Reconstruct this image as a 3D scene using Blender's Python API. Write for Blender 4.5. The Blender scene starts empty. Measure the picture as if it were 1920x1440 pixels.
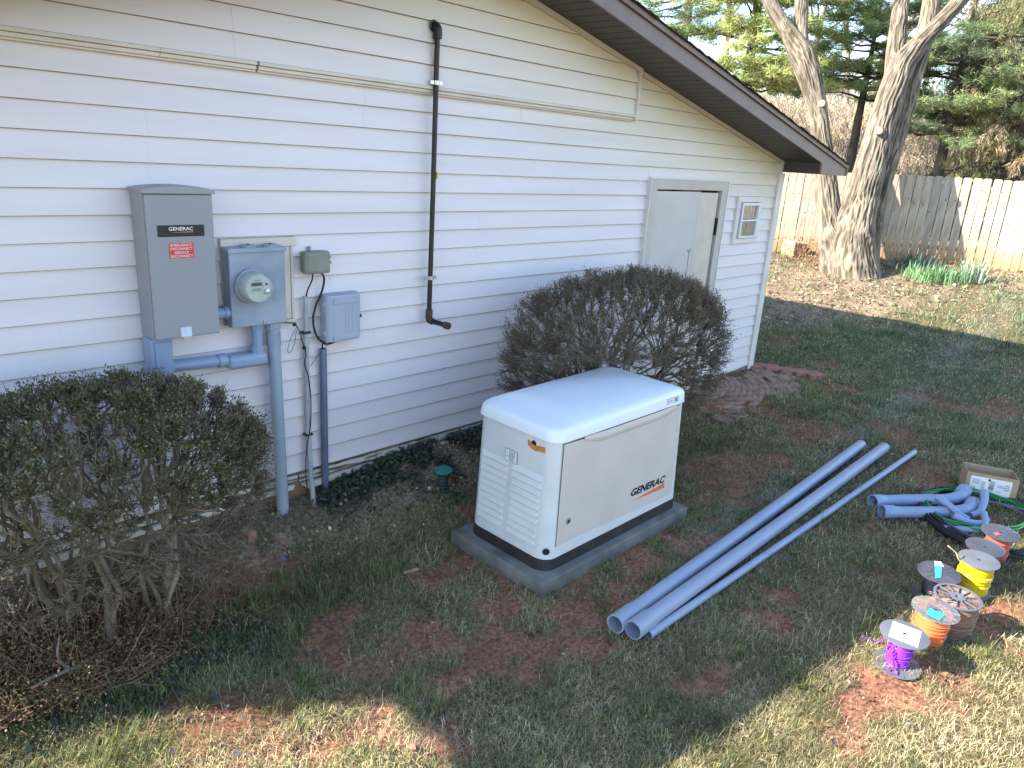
import bpy, math, random
import numpy as np
from math import radians, sin, cos, pi
from mathutils import Matrix, Vector

random.seed(7)
RNG = np.random.default_rng(7)
S = bpy.context.scene
COL = S.collection

# ------------------------------------------------------------------ camera, sky, sun, exposure
CAM = (0.0, -3.7054, 2.2439)
yaw, pitch, roll = radians(46.2219), radians(-17.4489), radians(3.7068)
fw = Vector((sin(yaw) * cos(pitch), cos(yaw) * cos(pitch), sin(pitch)))
rt = fw.cross(Vector((0, 0, 1))).normalized()
up = rt.cross(fw)
r2 = rt * cos(roll) + up * sin(roll)
u2 = -rt * sin(roll) + up * cos(roll)
cam_d = bpy.data.cameras.new('camera')
cam_d.lens = 25.5487
cam_d.sensor_width = 36
cam_d.clip_start = 0.05
cam_d.clip_end = 1000
cam = bpy.data.objects.new('camera', cam_d)
m = Matrix((r2, u2, -fw)).transposed().to_4x4()
m.translation = Vector(CAM)
cam.matrix_world = m
COL.objects.link(cam)
S.camera = cam

SUN_DIR = Vector((1.5, -0.90, -1.0)).normalized()      # the way the light travels
sun_el = math.asin(-SUN_DIR.z)
sun_az = math.atan2(-SUN_DIR.x, -SUN_DIR.y)             # clockwise from +Y
W = bpy.data.worlds.new('World')
S.world = W
W.use_nodes = True
nt = W.node_tree
nt.nodes.clear()
sky = nt.nodes.new('ShaderNodeTexSky')
sky.sky_type = 'NISHITA'
sky.sun_disc = False
sky.sun_elevation = sun_el
sky.sun_rotation = sun_az
sky.air_density = 1.0
sky.dust_density = 0.2
sky.ozone_density = 1.0
bg = nt.nodes.new('ShaderNodeBackground')
bg.inputs['Strength'].default_value = 0.15
wo = nt.nodes.new('ShaderNodeOutputWorld')
nt.links.new(sky.outputs[0], bg.inputs[0])
nt.links.new(bg.outputs[0], wo.inputs[0])
sd = bpy.data.lights.new('sun', 'SUN')
sd.energy = 5.0
sd.angle = radians(0.55)
sd.color = (1.0, 0.93, 0.82)
sun = bpy.data.objects.new('sun', sd)
sun.rotation_euler = SUN_DIR.to_track_quat('-Z', 'Y').to_euler()
sun.location = (-6, 4, 8)
COL.objects.link(sun)
S.view_settings.view_transform = 'Standard'
S.view_settings.look = 'None'
S.view_settings.exposure = 1.88
S.view_settings.gamma = 1.0
S.view_settings.use_curve_mapping = False
S.render.resolution_x, S.render.resolution_y = 1024, 768


# ------------------------------------------------------------------ noise
def _hash(i, j, k, seed):
    h = (i * 374761393 + j * 668265263 + k * 2147483647 + seed * 974711) & 0xffffffff
    h = ((h ^ (h >> 13)) * 1274126177) & 0xffffffff
    h = ((h ^ (h >> 16)) * 2246822519) & 0xffffffff
    return ((h ^ (h >> 15)) & 0xffff) / 65535.0


def vnoise(p, seed=0):
    p = np.asarray(p, float)
    if p.shape[1] == 2:
        p = np.c_[p, np.zeros(len(p))]
    i = np.floor(p).astype(np.int64)
    f = p - i
    f = f * f * (3 - 2 * f)
    r = 0
    for a in (0, 1):
        for b in (0, 1):
            for c in (0, 1):
                w = (f[:, 0] if a else 1 - f[:, 0]) * (f[:, 1] if b else 1 - f[:, 1]) * (f[:, 2] if c else 1 - f[:, 2])
                r = r + w * _hash(i[:, 0] + a, i[:, 1] + b, i[:, 2] + c, seed)
    return r


def fbm(p, seed=0, o=3):
    p = np.asarray(p, float)
    r, a, t = 0, 1.0, 0
    for k in range(o):
        r = r + a * vnoise(p * 2 ** k, seed + k)
        t += a
        a *= 0.5
    return r / t


def ss(a, b, t):
    t = np.clip((t - a) / (b - a), 0, 1)
    return t * t * (3 - 2 * t)


# ------------------------------------------------------------------ materials
def mat(name, c1, c2=None, rough=0.6, metal=0.0, scale=8.0, bump=0.0, bscale=None, detail=4, trans=0.0, spec=0.5, attr=None,
        stretch=(1, 1, 1), lo=0.35, hi=0.65, alpha=1.0, sub=0.0, ior=1.45):
    mt = bpy.data.materials.new(name)
    mt.use_nodes = True
    n = mt.node_tree
    n.nodes.clear()
    out = n.nodes.new('ShaderNodeOutputMaterial')
    b = n.nodes.new('ShaderNodeBsdfPrincipled')
    n.links.new(b.outputs[0], out.inputs[0])
    b.inputs['Roughness'].default_value = rough
    b.inputs['Metallic'].default_value = metal
    b.inputs['Specular IOR Level'].default_value = spec
    b.inputs['IOR'].default_value = ior
    b.inputs['Transmission Weight'].default_value = trans
    b.inputs['Alpha'].default_value = alpha
    tc = n.nodes.new('ShaderNodeTexCoord')
    mp = n.nodes.new('ShaderNodeMapping')
    mp.inputs['Scale'].default_value = stretch
    n.links.new(tc.outputs['Object'], mp.inputs[0])
    if attr:
        a = n.nodes.new('ShaderNodeAttribute')
        a.attribute_name = attr
        colsock = a.outputs['Color']
        if c2 is not None:
            nz = n.nodes.new('ShaderNodeTexNoise')
            nz.inputs['Scale'].default_value = scale
            nz.inputs['Detail'].default_value = detail
            n.links.new(mp.outputs[0], nz.inputs[0])
            mx = n.nodes.new('ShaderNodeMix')
            mx.data_type = 'RGBA'
            mx.blend_type = 'MULTIPLY'
            mx.inputs[0].default_value = 1
            cr = n.nodes.new('ShaderNodeMapRange')
            cr.inputs['From Min'].default_value = lo
            cr.inputs['From Max'].default_value = hi
            cr.inputs['To Min'].default_value = c1
            cr.inputs['To Max'].default_value = c2
            n.links.new(nz.outputs[0], cr.inputs[0])
            cb = n.nodes.new('ShaderNodeCombineColor')
            for q in range(3):
                n.links.new(cr.outputs[0], cb.inputs[q])
            n.links.new(colsock, mx.inputs['A'])
            n.links.new(cb.outputs[0], mx.inputs['B'])
            colsock = mx.outputs['Result']
        n.links.new(colsock, b.inputs['Base Color'])
    elif c2 is None:
        b.inputs['Base Color'].default_value = (*c1, 1)
    else:
        nz = n.nodes.new('ShaderNodeTexNoise')
        nz.inputs['Scale'].default_value = scale
        nz.inputs['Detail'].default_value = detail
        n.links.new(mp.outputs[0], nz.inputs[0])
        cr = n.nodes.new('ShaderNodeValToRGB')
        cr.color_ramp.elements[0].position = lo
        cr.color_ramp.elements[0].color = (*c1, 1)
        cr.color_ramp.elements[1].position = hi
        cr.color_ramp.elements[1].color = (*c2, 1)
        n.links.new(nz.outputs[0], cr.inputs[0])
        n.links.new(cr.outputs[0], b.inputs['Base Color'])
    if bump:
        nb = n.nodes.new('ShaderNodeTexNoise')
        nb.inputs['Scale'].default_value = bscale or scale * 3
        nb.inputs['Detail'].default_value = 5
        n.links.new(mp.outputs[0], nb.inputs[0])
        bp = n.nodes.new('ShaderNodeBump')
        bp.inputs['Strength'].default_value = 1.0
        bp.inputs['Distance'].default_value = bump
        n.links.new(nb.outputs[0], bp.inputs['Height'])
        n.links.new(bp.outputs[0], b.inputs['Normal'])
    if sub:
        tr = n.nodes.new('ShaderNodeBsdfTranslucent')
        ms = n.nodes.new('ShaderNodeMixShader')
        ms.inputs[0].default_value = sub
        if b.inputs['Base Color'].is_linked:
            n.links.new(b.inputs['Base Color'].links[0].from_socket, tr.inputs[0])
        else:
            tr.inputs[0].default_value = (*c1, 1)
        n.links.new(b.outputs[0], ms.inputs[1])
        n.links.new(tr.outputs[0], ms.inputs[2])
        n.links.new(ms.outputs[0], out.inputs[0])
    return mt


def siding_mat():
    """cream painted siding: faint wood grain, patchy chalking, a yellower tint towards the right rake"""
    mt = mat('siding_paint', (0.665, 0.60, 0.615), (0.725, 0.655, 0.67), rough=0.5, scale=2.2, bump=0.0006, bscale=30, stretch=(0.25, 1, 3), spec=0.35)
    n = mt.node_tree
    b = [x for x in n.nodes if x.type == 'BSDF_PRINCIPLED'][0]
    col = b.inputs['Base Color'].links[0].from_socket
    g = n.nodes.new('ShaderNodeNewGeometry')
    sp = n.nodes.new('ShaderNodeSeparateXYZ')
    n.links.new(g.outputs['Position'], sp.inputs[0])
    # height below the right rake: 2.38 + .2128*(7.736-x) - z
    m1 = n.nodes.new('ShaderNodeMath'); m1.operation = 'MULTIPLY_ADD'
    m1.inputs[1].default_value = -0.2128; m1.inputs[2].default_value = 2.38 + 0.2128 * 7.736
    n.links.new(sp.outputs[0], m1.inputs[0])
    m2 = n.nodes.new('ShaderNodeMath'); m2.operation = 'SUBTRACT'
    n.links.new(m1.outputs[0], m2.inputs[0]); n.links.new(sp.outputs[2], m2.inputs[1])
    nz = n.nodes.new('ShaderNodeTexNoise'); nz.inputs['Scale'].default_value = 1.3; nz.inputs['Detail'].default_value = 5
    n.links.new(g.outputs['Position'], nz.inputs[0])
    m3 = n.nodes.new('ShaderNodeMath'); m3.operation = 'MULTIPLY_ADD'; m3.inputs[1].default_value = 0.8
    n.links.new(nz.outputs[0], m3.inputs[0]); n.links.new(m2.outputs[0], m3.inputs[2])
    mr = n.nodes.new('ShaderNodeMapRange')
    mr.inputs['From Min'].default_value = 0.4; mr.inputs['From Max'].default_value = 1.3
    mr.inputs['To Min'].default_value = 0.85; mr.inputs['To Max'].default_value = 0.0
    n.links.new(m3.outputs[0], mr.inputs[0])
    mx = n.nodes.new('ShaderNodeMix'); mx.data_type = 'RGBA'; mx.blend_type = 'MULTIPLY'
    n.links.new(mr.outputs[0], mx.inputs[0]); n.links.new(col, mx.inputs['A'])
    mx.inputs['B'].default_value = (0.93, 0.90, 0.58, 1)
    n.links.new(mx.outputs['Result'], b.inputs['Base Color'])
    return mt


M = {}
M['siding'] = siding_mat()
M['lip_under'] = mat('brown_lip', (0.20, 0.17, 0.13), (0.34, 0.30, 0.25), rough=0.9, scale=3)  # darker brown on the underside of each plank's butt edge
M['lap'] = mat('lap_shadow_line', (0.26, 0.22, 0.17), (0.48, 0.42, 0.36), rough=0.9, scale=5, stretch=(1, 1, 3))  # shadow line under each lap, put into the plank colour
M['trim'] = mat('cream_trim', (0.56, 0.49, 0.42), (0.64, 0.56, 0.485), rough=0.55, scale=4)
M['white_trim'] = mat('white_trim', (0.62, 0.565, 0.53), (0.70, 0.635, 0.60), rough=0.5, scale=3)
M['grey_trim'] = mat('grey_casing', (0.46, 0.405, 0.37), (0.52, 0.46, 0.425), rough=0.6, scale=5)
M['door'] = mat('door_paint', (0.48, 0.445, 0.44), (0.53, 0.49, 0.48), rough=0.45, scale=3)
M['door_yellow'] = mat('door_paint_old', (0.52, 0.455, 0.385), (0.58, 0.51, 0.44), rough=0.5, scale=6)
M['dark'] = mat('dark_gap', (0.012, 0.011, 0.01), rough=0.9)
M['rust'] = mat('rust', (0.12, 0.05, 0.03), (0.2, 0.1, 0.06), rough=0.9, scale=30)
M['fascia'] = mat('mauve_brown_fascia', (0.155, 0.108, 0.098), (0.182, 0.13, 0.118), rough=0.5, scale=5, bump=0.0004)
M['soffit'] = mat('brown_soffit', (0.055, 0.042, 0.038), (0.07, 0.054, 0.048), rough=0.55, scale=60, lo=.45, hi=.55)
M['shingle'] = mat('dark_shingle', (0.03, 0.026, 0.022), (0.09, 0.08, 0.065), rough=0.95, scale=60, bump=0.002)
M['old_wood'] = mat('flaking_wood', (0.13, 0.09, 0.06), (0.55, 0.5, 0.42), rough=0.8, scale=14, stretch=(0.3, 1, 2.5), lo=.42, hi=.5)
M['conc'] = mat('grey_concrete', (0.125, 0.112, 0.10), (0.215, 0.195, 0.175), rough=0.9, scale=7, bump=0.0015, bscale=60)
M['gal'] = mat('grey_enamel', (0.26, 0.262, 0.285), (0.285, 0.287, 0.31), rough=0.42, scale=2.5, spec=0.5, bump=0.0002, bscale=80)
M['galv2'] = mat('weathered_grey_enamel', (0.235, 0.265, 0.33), (0.35, 0.38, 0.45), rough=0.5, scale=5, spec=0.4, lo=.4, hi=.75)
M['pvc'] = mat('grey_pvc', (0.275, 0.305, 0.40), (0.31, 0.34, 0.43), rough=0.38, scale=4)
M['pvc2'] = mat('grey_pvc_blue', (0.22, 0.28, 0.41), (0.26, 0.32, 0.45), rough=0.35, scale=5)
M['pvc_dark'] = mat('dark_grey_pvc', (0.10, 0.125, 0.19), (0.13, 0.155, 0.22), rough=0.4, scale=5)
M['pipe_old'] = mat('thin_conduit', (0.30, 0.31, 0.32), (0.42, 0.42, 0.42), rough=0.5, scale=9)
M['plastic_grey'] = mat('lilac_grey_plastic', (0.33, 0.35, 0.43), (0.37, 0.39, 0.46), rough=0.45, scale=3)
M['plastic_olive'] = mat('olive_grey_plastic', (0.19, 0.195, 0.16), (0.24, 0.24, 0.20), rough=0.5, scale=9)
M['iron'] = mat('black_iron', (0.008, 0.008, 0.008), (0.022, 0.02, 0.018), rough=0.45, scale=18)
M['iron_rust'] = mat('rusty_iron', (0.03, 0.02, 0.015), (0.11, 0.06, 0.035), rough=0.7, scale=40)
M['zinc'] = mat('zinc', (0.5, 0.5, 0.5), rough=0.35, metal=0.8)
M['cable'] = mat('black_cable', (0.01, 0.01, 0.011), rough=0.45)
M['cable_green'] = mat('green_cable', (0.01, 0.21, 0.055), rough=0.35)
M['cable_grey'] = mat('grey_cable', (0.10, 0.11, 0.13), rough=0.35)
M['gen_panel'] = mat('generator_front_enamel', (0.575, 0.495, 0.445), (0.62, 0.535, 0.485), rough=0.36, scale=3.5, spec=0.5, bump=0.00012, bscale=160)
M['gen'] = mat('generator_enamel', (0.615, 0.60, 0.585), (0.67, 0.655, 0.64), rough=0.36, scale=3.5, spec=0.5, bump=0.00012, bscale=160)
M['gen_lid'] = mat('generator_lid', (0.76, 0.78, 0.80), (0.79, 0.81, 0.83), rough=0.38, scale=2, spec=0.5, bump=0.0002, bscale=60)
M['seam'] = mat('seam_shadow', (0.10, 0.10, 0.10), rough=0.8)
M['black'] = mat('black_plastic', (0.02, 0.018, 0.018), (0.04, 0.034, 0.032), rough=0.55, scale=12)
M['ink'] = mat('black_ink', (0.012, 0.012, 0.014), rough=0.5)
M['ink_grey'] = mat('grey_ink', (0.16, 0.17, 0.2), rough=0.5)
M['white'] = mat('white_label', (0.74, 0.74, 0.76), rough=0.5)
M['white_ink'] = mat('white_ink', (0.75, 0.75, 0.78), rough=0.5)
M['red'] = mat('red_label', (0.60, 0.055, 0.04), rough=0.5)
M['orange'] = mat('orange_ink', (0.72, 0.17, 0.03), rough=0.5)
M['yellow'] = mat('yellow_tag', (0.6, 0.55, 0.02), rough=0.5)
M['green_cap'] = mat('green_cap', (0.01, 0.17, 0.12), (0.02, 0.24, 0.17), rough=0.45, scale=20)
M['corr'] = mat('dark_corrugated_pipe', (0.015, 0.03, 0.028), (0.035, 0.05, 0.045), rough=0.6, scale=20)
M['lcd'] = mat('lcd', (0.12, 0.14, 0.09), rough=0.3)
M['glass_meter'] = mat('meter_glass', (0.9, 0.95, 0.95), rough=0.03, trans=1.0)
M['glass'] = mat('window_glass', (0.85, 0.88, 0.88), rough=0.02, trans=0.92)
M['pane_reflection'] = mat('tan_reflection', (0.34, 0.22, 0.12), (0.72, 0.55, 0.36), rough=0.7, scale=5, stretch=(9, 1, 1.2), lo=.4, hi=.6)
M['carton'] = mat('corrugated_card', (0.36, 0.25, 0.165), (0.41, 0.29, 0.19), rough=0.85, scale=6)
M['brick'] = mat('worn_red_brick', (0.25, 0.13, 0.09), (0.42, 0.25, 0.18), rough=0.9, scale=12, bump=0.002)
M['brick2'] = mat('brown_brick', (0.16, 0.10, 0.07), (0.30, 0.20, 0.145), rough=0.9, scale=10, bump=0.002)
M['brick3'] = mat('smooth_red_brick', (0.30, 0.105, 0.085), (0.37, 0.15, 0.12), rough=0.85, scale=6, bump=0.001)
M['fence1'] = mat('weathered_cedar', (0.26, 0.215, 0.17), (0.42, 0.36, 0.285), rough=0.85, scale=5, stretch=(3, 3, 0.5), bump=0.002)
M['fence2'] = mat('weathered_cedar_b', (0.24, 0.20, 0.16), (0.37, 0.325, 0.265), rough=0.85, scale=6, stretch=(3, 3, 0.4), bump=0.002)
M['fence3'] = mat('weathered_cedar_c', (0.30, 0.24, 0.175), (0.46, 0.39, 0.30), rough=0.85, scale=4, stretch=(3, 3, 0.6), bump=0.002)
M['disc'] = mat('grey_spool_plastic', (0.10, 0.105, 0.125), (0.14, 0.145, 0.165), rough=0.35, scale=5)
M['disc_dark'] = mat('dark_spool_plastic', (0.04, 0.042, 0.055), (0.07, 0.07, 0.085), rough=0.3, scale=5)
M['disc_clear'] = mat('clear_spool_plastic', (0.86, 0.88, 0.84), rough=0.06, trans=0.92)
M['w_purple'] = mat('purple_wire', (0.22, 0.04, 0.42), rough=0.28)
M['w_orange'] = mat('orange_wire', (0.75, 0.17, 0.06), rough=0.3)
M['w_brown'] = mat('brown_wire', (0.22, 0.125, 0.09), rough=0.35)
M['w_yellow'] = mat('yellow_wire', (0.62, 0.42, 0.015), rough=0.35)
M['w_red'] = mat('red_wire', (0.50, 0.10, 0.07), rough=0.35)
M['w_black'] = mat('black_wire', (0.012, 0.013, 0.022), rough=0.35)
M['w_cream'] = mat('stripped_wire', (0.6, 0.5, 0.25), rough=0.4)
M['blue_tape'] = mat('blue_tape', (0.03, 0.42, 0.58), (0.05, 0.5, 0.66), rough=0.55, scale=20)
M['orange_tape'] = mat('orange_tape', (0.60, 0.22, 0.05), rough=0.5)
M['cut'] = mat('cut_wood', (0.34, 0.19, 0.13), (0.46, 0.28, 0.20), rough=0.8, scale=20)
M['bark'] = mat('furrowed_bark', 0.55, 1.25, rough=0.95, scale=9, attr='Col', stretch=(1, 1, 0.35), bump=0.012, bscale=26, lo=.3, hi=.7)
M['bark_far'] = mat('pale_bark', (0.20, 0.165, 0.135), (0.34, 0.29, 0.25), rough=0.95, scale=3)
M['bark_dark'] = mat('dark_pine_bark', (0.05, 0.042, 0.036), (0.10, 0.085, 0.07), rough=0.95, scale=5)
M['veg'] = mat('leaf_and_blade', 0.8, 1.15, rough=0.5, attr='Col', scale=30, sub=0.3, spec=0.35)
M['veg_dry'] = mat('dry_matter', 0.8, 1.15, rough=0.8, attr='Col', scale=30, sub=0.12, spec=0.2)
M['twig'] = mat('grey_brown_twig', 0.75, 1.2, rough=0.9, attr='Col', scale=20, spec=0.2)


# ------------------------------------------------------------------ object helpers
def prop(o, label=None, cat=None, group=None, kind=None):
    if label: o['label'] = label
    if cat: o['category'] = cat
    if group: o['group'] = group
    if kind: o['kind'] = kind
    return o


def empty(name, loc=(0, 0, 0), label=None, cat=None, group=None, kind=None, rz=0.0):
    o = bpy.data.objects.new(name, None)
    o.location = loc
    o.rotation_euler = (0, 0, rz)
    o.empty_display_size = 0.1
    COL.objects.link(o)
    return prop(o, label, cat, group, kind)


def origin(o):
    v = Vector((0, 0, 0))
    while o is not None:
        v += Vector(o.location)
        o = o.parent
    return v


def link(name, me, parent=None, loc=None, rot=None):
    o = bpy.data.objects.new(name, me)
    COL.objects.link(o)
    if parent is not None:
        o.parent = parent
    if loc is not None:
        o.location = loc
    if rot is not None:
        o.rotation_euler = rot
    return o


def fast(name, verts, quads=None, tris=None, mats=(), col=None, smooth=False):
    verts = np.asarray(verts, np.float32)
    me = bpy.data.meshes.new(name)
    nq = 0 if quads is None else len(quads)
    ntr = 0 if tris is None else len(tris)
    me.vertices.add(len(verts))
    me.vertices.foreach_set('co', verts.ravel())
    loops = []
    if nq: loops.append(np.asarray(quads, np.int32).ravel())
    if ntr: loops.append(np.asarray(tris, np.int32).ravel())
    loops = np.concatenate(loops)
    me.loops.add(len(loops))
    me.loops.foreach_set('vertex_index', loops)
    me.polygons.add(nq + ntr)
    st = np.concatenate([np.arange(nq) * 4, nq * 4 + np.arange(ntr) * 3]).astype(np.int32)
    me.polygons.foreach_set('loop_start', st)
    if smooth:
        me.polygons.foreach_set('use_smooth', np.ones(nq + ntr, bool))
    if col is not None:
        a = me.color_attributes.new('Col', 'FLOAT_COLOR', 'POINT')
        c = np.ones((len(verts), 4), np.float32)
        c[:, :3] = col
        a.data.foreach_set('color', c.ravel())
    for x in mats:
        me.materials.append(x)
    me.update(calc_edges=True)
    me.validate()
    return me


class MB:
    def __init__(s):
        s.v, s.f, s.mi = [], [], []

    def add(s, vs, fs, mi=0):
        b = len(s.v)
        s.v += [tuple(map(float, v)) for v in vs]
        s.f += [tuple(i + b for i in f) for f in fs]
        s.mi += [mi] * len(fs)
        return s

    def box(s, x0, x1, y0, y1, z0, z1, mi=0):
        v = [(x0, y0, z0), (x1, y0, z0), (x1, y1, z0), (x0, y1, z0), (x0, y0, z1), (x1, y0, z1), (x1, y1, z1), (x0, y1, z1)]
        return s.add(v, [(0, 3, 2, 1), (4, 5, 6, 7), (0, 1, 5, 4), (1, 2, 6, 5), (2, 3, 7, 6), (3, 0, 4, 7)], mi)

    def prism(s, poly, a, b, axis='y', mi=0):
        """poly of 2-tuples in the two other axes, extruded from a to b"""
        def P(p, t):
            return {'y': (p[0], t, p[1]), 'x': (t, p[0], p[1]), 'z': (p[0], p[1], t)}[axis]
        n = len(poly)
        v = [P(p, a) for p in poly] + [P(p, b) for p in poly]
        f = [tuple(range(n))[::-1], tuple(range(n, 2 * n))] + [(i, (i + 1) % n, n + (i + 1) % n, n + i) for i in range(n)]
        return s.add(v, f, mi)

    def tube(s, pts, rad, n=12, mi=0, caps=True, closed=False):
        pts = [Vector(p) for p in pts]
        if not hasattr(rad, '__len__'): rad = [rad] * len(pts)
        K = len(pts)
        vs, prevN = [], None
        for i, p in enumerate(pts):
            if closed:
                t = (pts[(i + 1) % K] - pts[i - 1]).normalized()
            else:
                t = (pts[min(i + 1, K - 1)] - pts[max(i - 1, 0)]).normalized()
            if prevN is None:
                a = Vector((0, 0, 1)) if abs(t.z) < 0.9 else Vector((1, 0, 0))
                nn = t.cross(a).normalized()
            else:
                nn = (prevN - t * prevN.dot(t)).normalized()
            prevN = nn
            bb = t.cross(nn)
            for k in range(n):
                a = 2 * pi * k / n
                vs.append(p + (nn * cos(a) + bb * sin(a)) * rad[i])
        fs = []
        for i in range(K if closed else K - 1):
            j = (i + 1) % K
            for k in range(n):
                l = (k + 1) % n
                fs.append((i * n + k, i * n + l, j * n + l, j * n + k))
        if caps and not closed:
            fs.append(tuple(range(n))[::-1])
            fs.append(tuple((K - 1) * n + k for k in range(n)))
        return s.add(vs, fs, mi)

    def lathe(s, prof, org=(0, 0, 0), axis=(0, 0, 1), n=32, mi=0):
        """prof: (radius, height) along axis"""
        ax = Vector(axis).normalized()
        a = Vector((0, 0, 1)) if abs(ax.z) < 0.9 else Vector((1, 0, 0))
        e1 = ax.cross(a).normalized()
        e2 = ax.cross(e1)
        vs, fs = [], []
        for (r, h) in prof:
            for k in range(n):
                t = 2 * pi * k / n
                vs.append(Vector(org) + ax * h + (e1 * cos(t) + e2 * sin(t)) * max(r, 1e-5))
        for i in range(len(prof) - 1):
            for k in range(n):
                l = (k + 1) % n
                fs.append((i * n + k, i * n + l, (i + 1) * n + l, (i + 1) * n + k))
        return s.add(vs, fs, mi)

    def mesh(s, name, mats, off=(0, 0, 0), smooth=False):
        me = bpy.data.meshes.new(name)
        o = Vector(off)
        me.from_pydata([(v[0] - o.x, v[1] - o.y, v[2] - o.z) for v in s.v], [], s.f)
        for x in (mats if isinstance(mats, (list, tuple)) else [mats]):
            me.materials.append(x)
        me.polygons.foreach_set('material_index', s.mi)
        if smooth:
            me.polygons.foreach_set('use_smooth', [True] * len(s.f))
        me.update()
        return me

    def build(s, name, mats, parent=None, bevel=0, smooth=False, seg=2, label=None, angle=35):
        """vertices are given in world space; the object keeps its parent's origin"""
        off = origin(parent) if parent is not None else Vector((0, 0, 0))
        if parent is None:
            a = np.array(s.v)
            off = Vector(((a[:, 0].min() + a[:, 0].max()) / 2, (a[:, 1].min() + a[:, 1].max()) / 2, a[:, 2].min()))
        me = s.mesh(name, mats, off, smooth)
        o = link(name, me, parent, None if parent is not None else off)
        if smooth:
            try:
                me.set_sharp_from_angle(angle=radians(angle))
            except Exception:
                pass
        if bevel:
            b = o.modifiers.new('bevel', 'BEVEL')
            b.width = bevel
            b.segments = seg
            b.limit_method = 'ANGLE'
            b.angle_limit = radians(40)
            b.harden_normals = False
        if label: o['label'] = label
        return o


def text(name, body, size, material, parent, loc, ex=(1, 0, 0), ey=(0, 0, 1), shear=0.0, bold=0.0, width=None, height=None, align='LEFT', kind_label=None):
    """flat lettering laid in the plane of ex, ey with its lower left corner at loc (world)"""
    cu = bpy.data.curves.new(name, 'FONT')
    cu.body = body
    cu.size = size
    cu.shear = shear
    cu.offset = bold * size * 2
    cu.align_x = align
    cu.space_line = 0.85
    cu.resolution_u = 3
    t = bpy.data.objects.new(name, cu)
    COL.objects.link(t)
    dg = bpy.context.evaluated_depsgraph_get()
    me = bpy.data.meshes.new_from_object(t.evaluated_get(dg))
    bpy.data.objects.remove(t)
    v = np.array([x.co[:] for x in me.vertices])
    mn, mx = v.min(0), v.max(0)
    sx = (width / (mx[0] - mn[0])) if width else 1
    sy = (height / (mx[1] - mn[1])) if height else (sx if width else 1)
    ex, ey = np.array(ex, float), np.array(ey, float)
    off = np.array(origin(parent)) if parent is not None else np.zeros(3)
    p = (v[:, :1] - mn[0]) * sx * ex + (v[:, 1:2] - mn[1]) * sy * ey + np.array(loc) - off
    me.vertices.foreach_set('co', p.astype(np.float32).ravel())
    me.materials.clear()
    me.materials.append(material)
    me.update()
    return link(name, me, parent)


def bars(name, material, parent, loc, ex, ey, w, h, lines, seed=1):
    """print too small to read in the photograph: rows of short dashes"""
    rg = random.Random(seed)
    ex, ey, loc = np.array(ex, float), np.array(ey, float), np.array(loc, float) - np.array(origin(parent))
    vs, fs = [], []
    lh = h / lines
    for i in range(lines):
        x = 0.0
        end = w * rg.uniform(.7, 1)
        while x < end:
            l = min(rg.uniform(.06, .2) * w, end - x)
            z = h - (i + .8) * lh
            k = len(vs)
            vs += [tuple(loc + ex * a + ey * c) for a, c in ((x, z), (x + l, z), (x + l, z + lh * .5), (x, z + lh * .5))]
            fs.append((k, k + 1, k + 2, k + 3))
            x += l + .03 * w
    me = bpy.data.meshes.new(name)
    me.from_pydata(vs, [], fs)
    me.materials.append(material)
    return link(name, me, parent)


def batch_tubes(P, r, n=3):
    """P (N,K,3), r (N,K): N open tubes with n sides; returns verts, quads"""
    N, K, _ = P.shape
    T = np.empty_like(P)
    T[:, 1:-1] = P[:, 2:] - P[:, :-2]
    T[:, 0] = P[:, 1] - P[:, 0]
    T[:, -1] = P[:, -1] - P[:, -2]
    T /= np.linalg.norm(T, axis=2, keepdims=True) + 1e-9
    a = np.where(np.abs(T[..., 2:3]) < 0.9, np.array([0, 0, 1.0]), np.array([1.0, 0, 0]))
    n1 = np.cross(T, a)
    n1 /= np.linalg.norm(n1, axis=2, keepdims=True) + 1e-9
    n2 = np.cross(T, n1)
    ang = np.arange(n) * 2 * pi / n
    V = P[:, :, None, :] + r[:, :, None, None] * (n1[:, :, None, :] * np.cos(ang)[None, None, :, None] + n2[:, :, None, :] * np.sin(ang)[None, None, :, None])
    idx = np.arange(N * K * n).reshape(N, K, n)
    q = np.stack([idx[:, :-1, :], np.roll(idx[:, :-1, :], -1, 2), np.roll(idx[:, 1:, :], -1, 2), idx[:, 1:, :]], -1).reshape(-1, 4)
    return V.reshape(-1, 3), q


def unit(v):
    return v / (np.linalg.norm(v, axis=-1, keepdims=True) + 1e-9)


def rand_dir(n, rng=RNG):
    return unit(rng.normal(size=(n, 3)))


def leaf_quads(C, D, Nn, L, Wd):
    """diamond leaves: centre base C, direction D, side from normal, (N,) length and width -> verts, quads"""
    side = unit(np.cross(D, Nn))
    L = np.broadcast_to(L, (len(C),))[:, None]
    Wd = np.broadcast_to(Wd, (len(C),))[:, None]
    v = np.stack([C, C + D * L * 0.5 + side * Wd * 0.5, C + D * L, C + D * L * 0.5 - side * Wd * 0.5], 1).reshape(-1, 3)
    return v, np.arange(len(v)).reshape(-1, 4)


# ------------------------------------------------------------------ ground
def gbase(x, y):
    x = np.asarray(x, float); y = np.asarray(y, float)
    w = 0.14 + 0.10 * ss(1.9, 3.2, x) - 0.20 * ss(3.8, 6.8, x)
    z = w * (1 - ss(0.0, 0.85, -y)) * (1 - ss(8.0, 9.5, x))
    return z + 0.75 * ss(8.5, 16.5, x)


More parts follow.
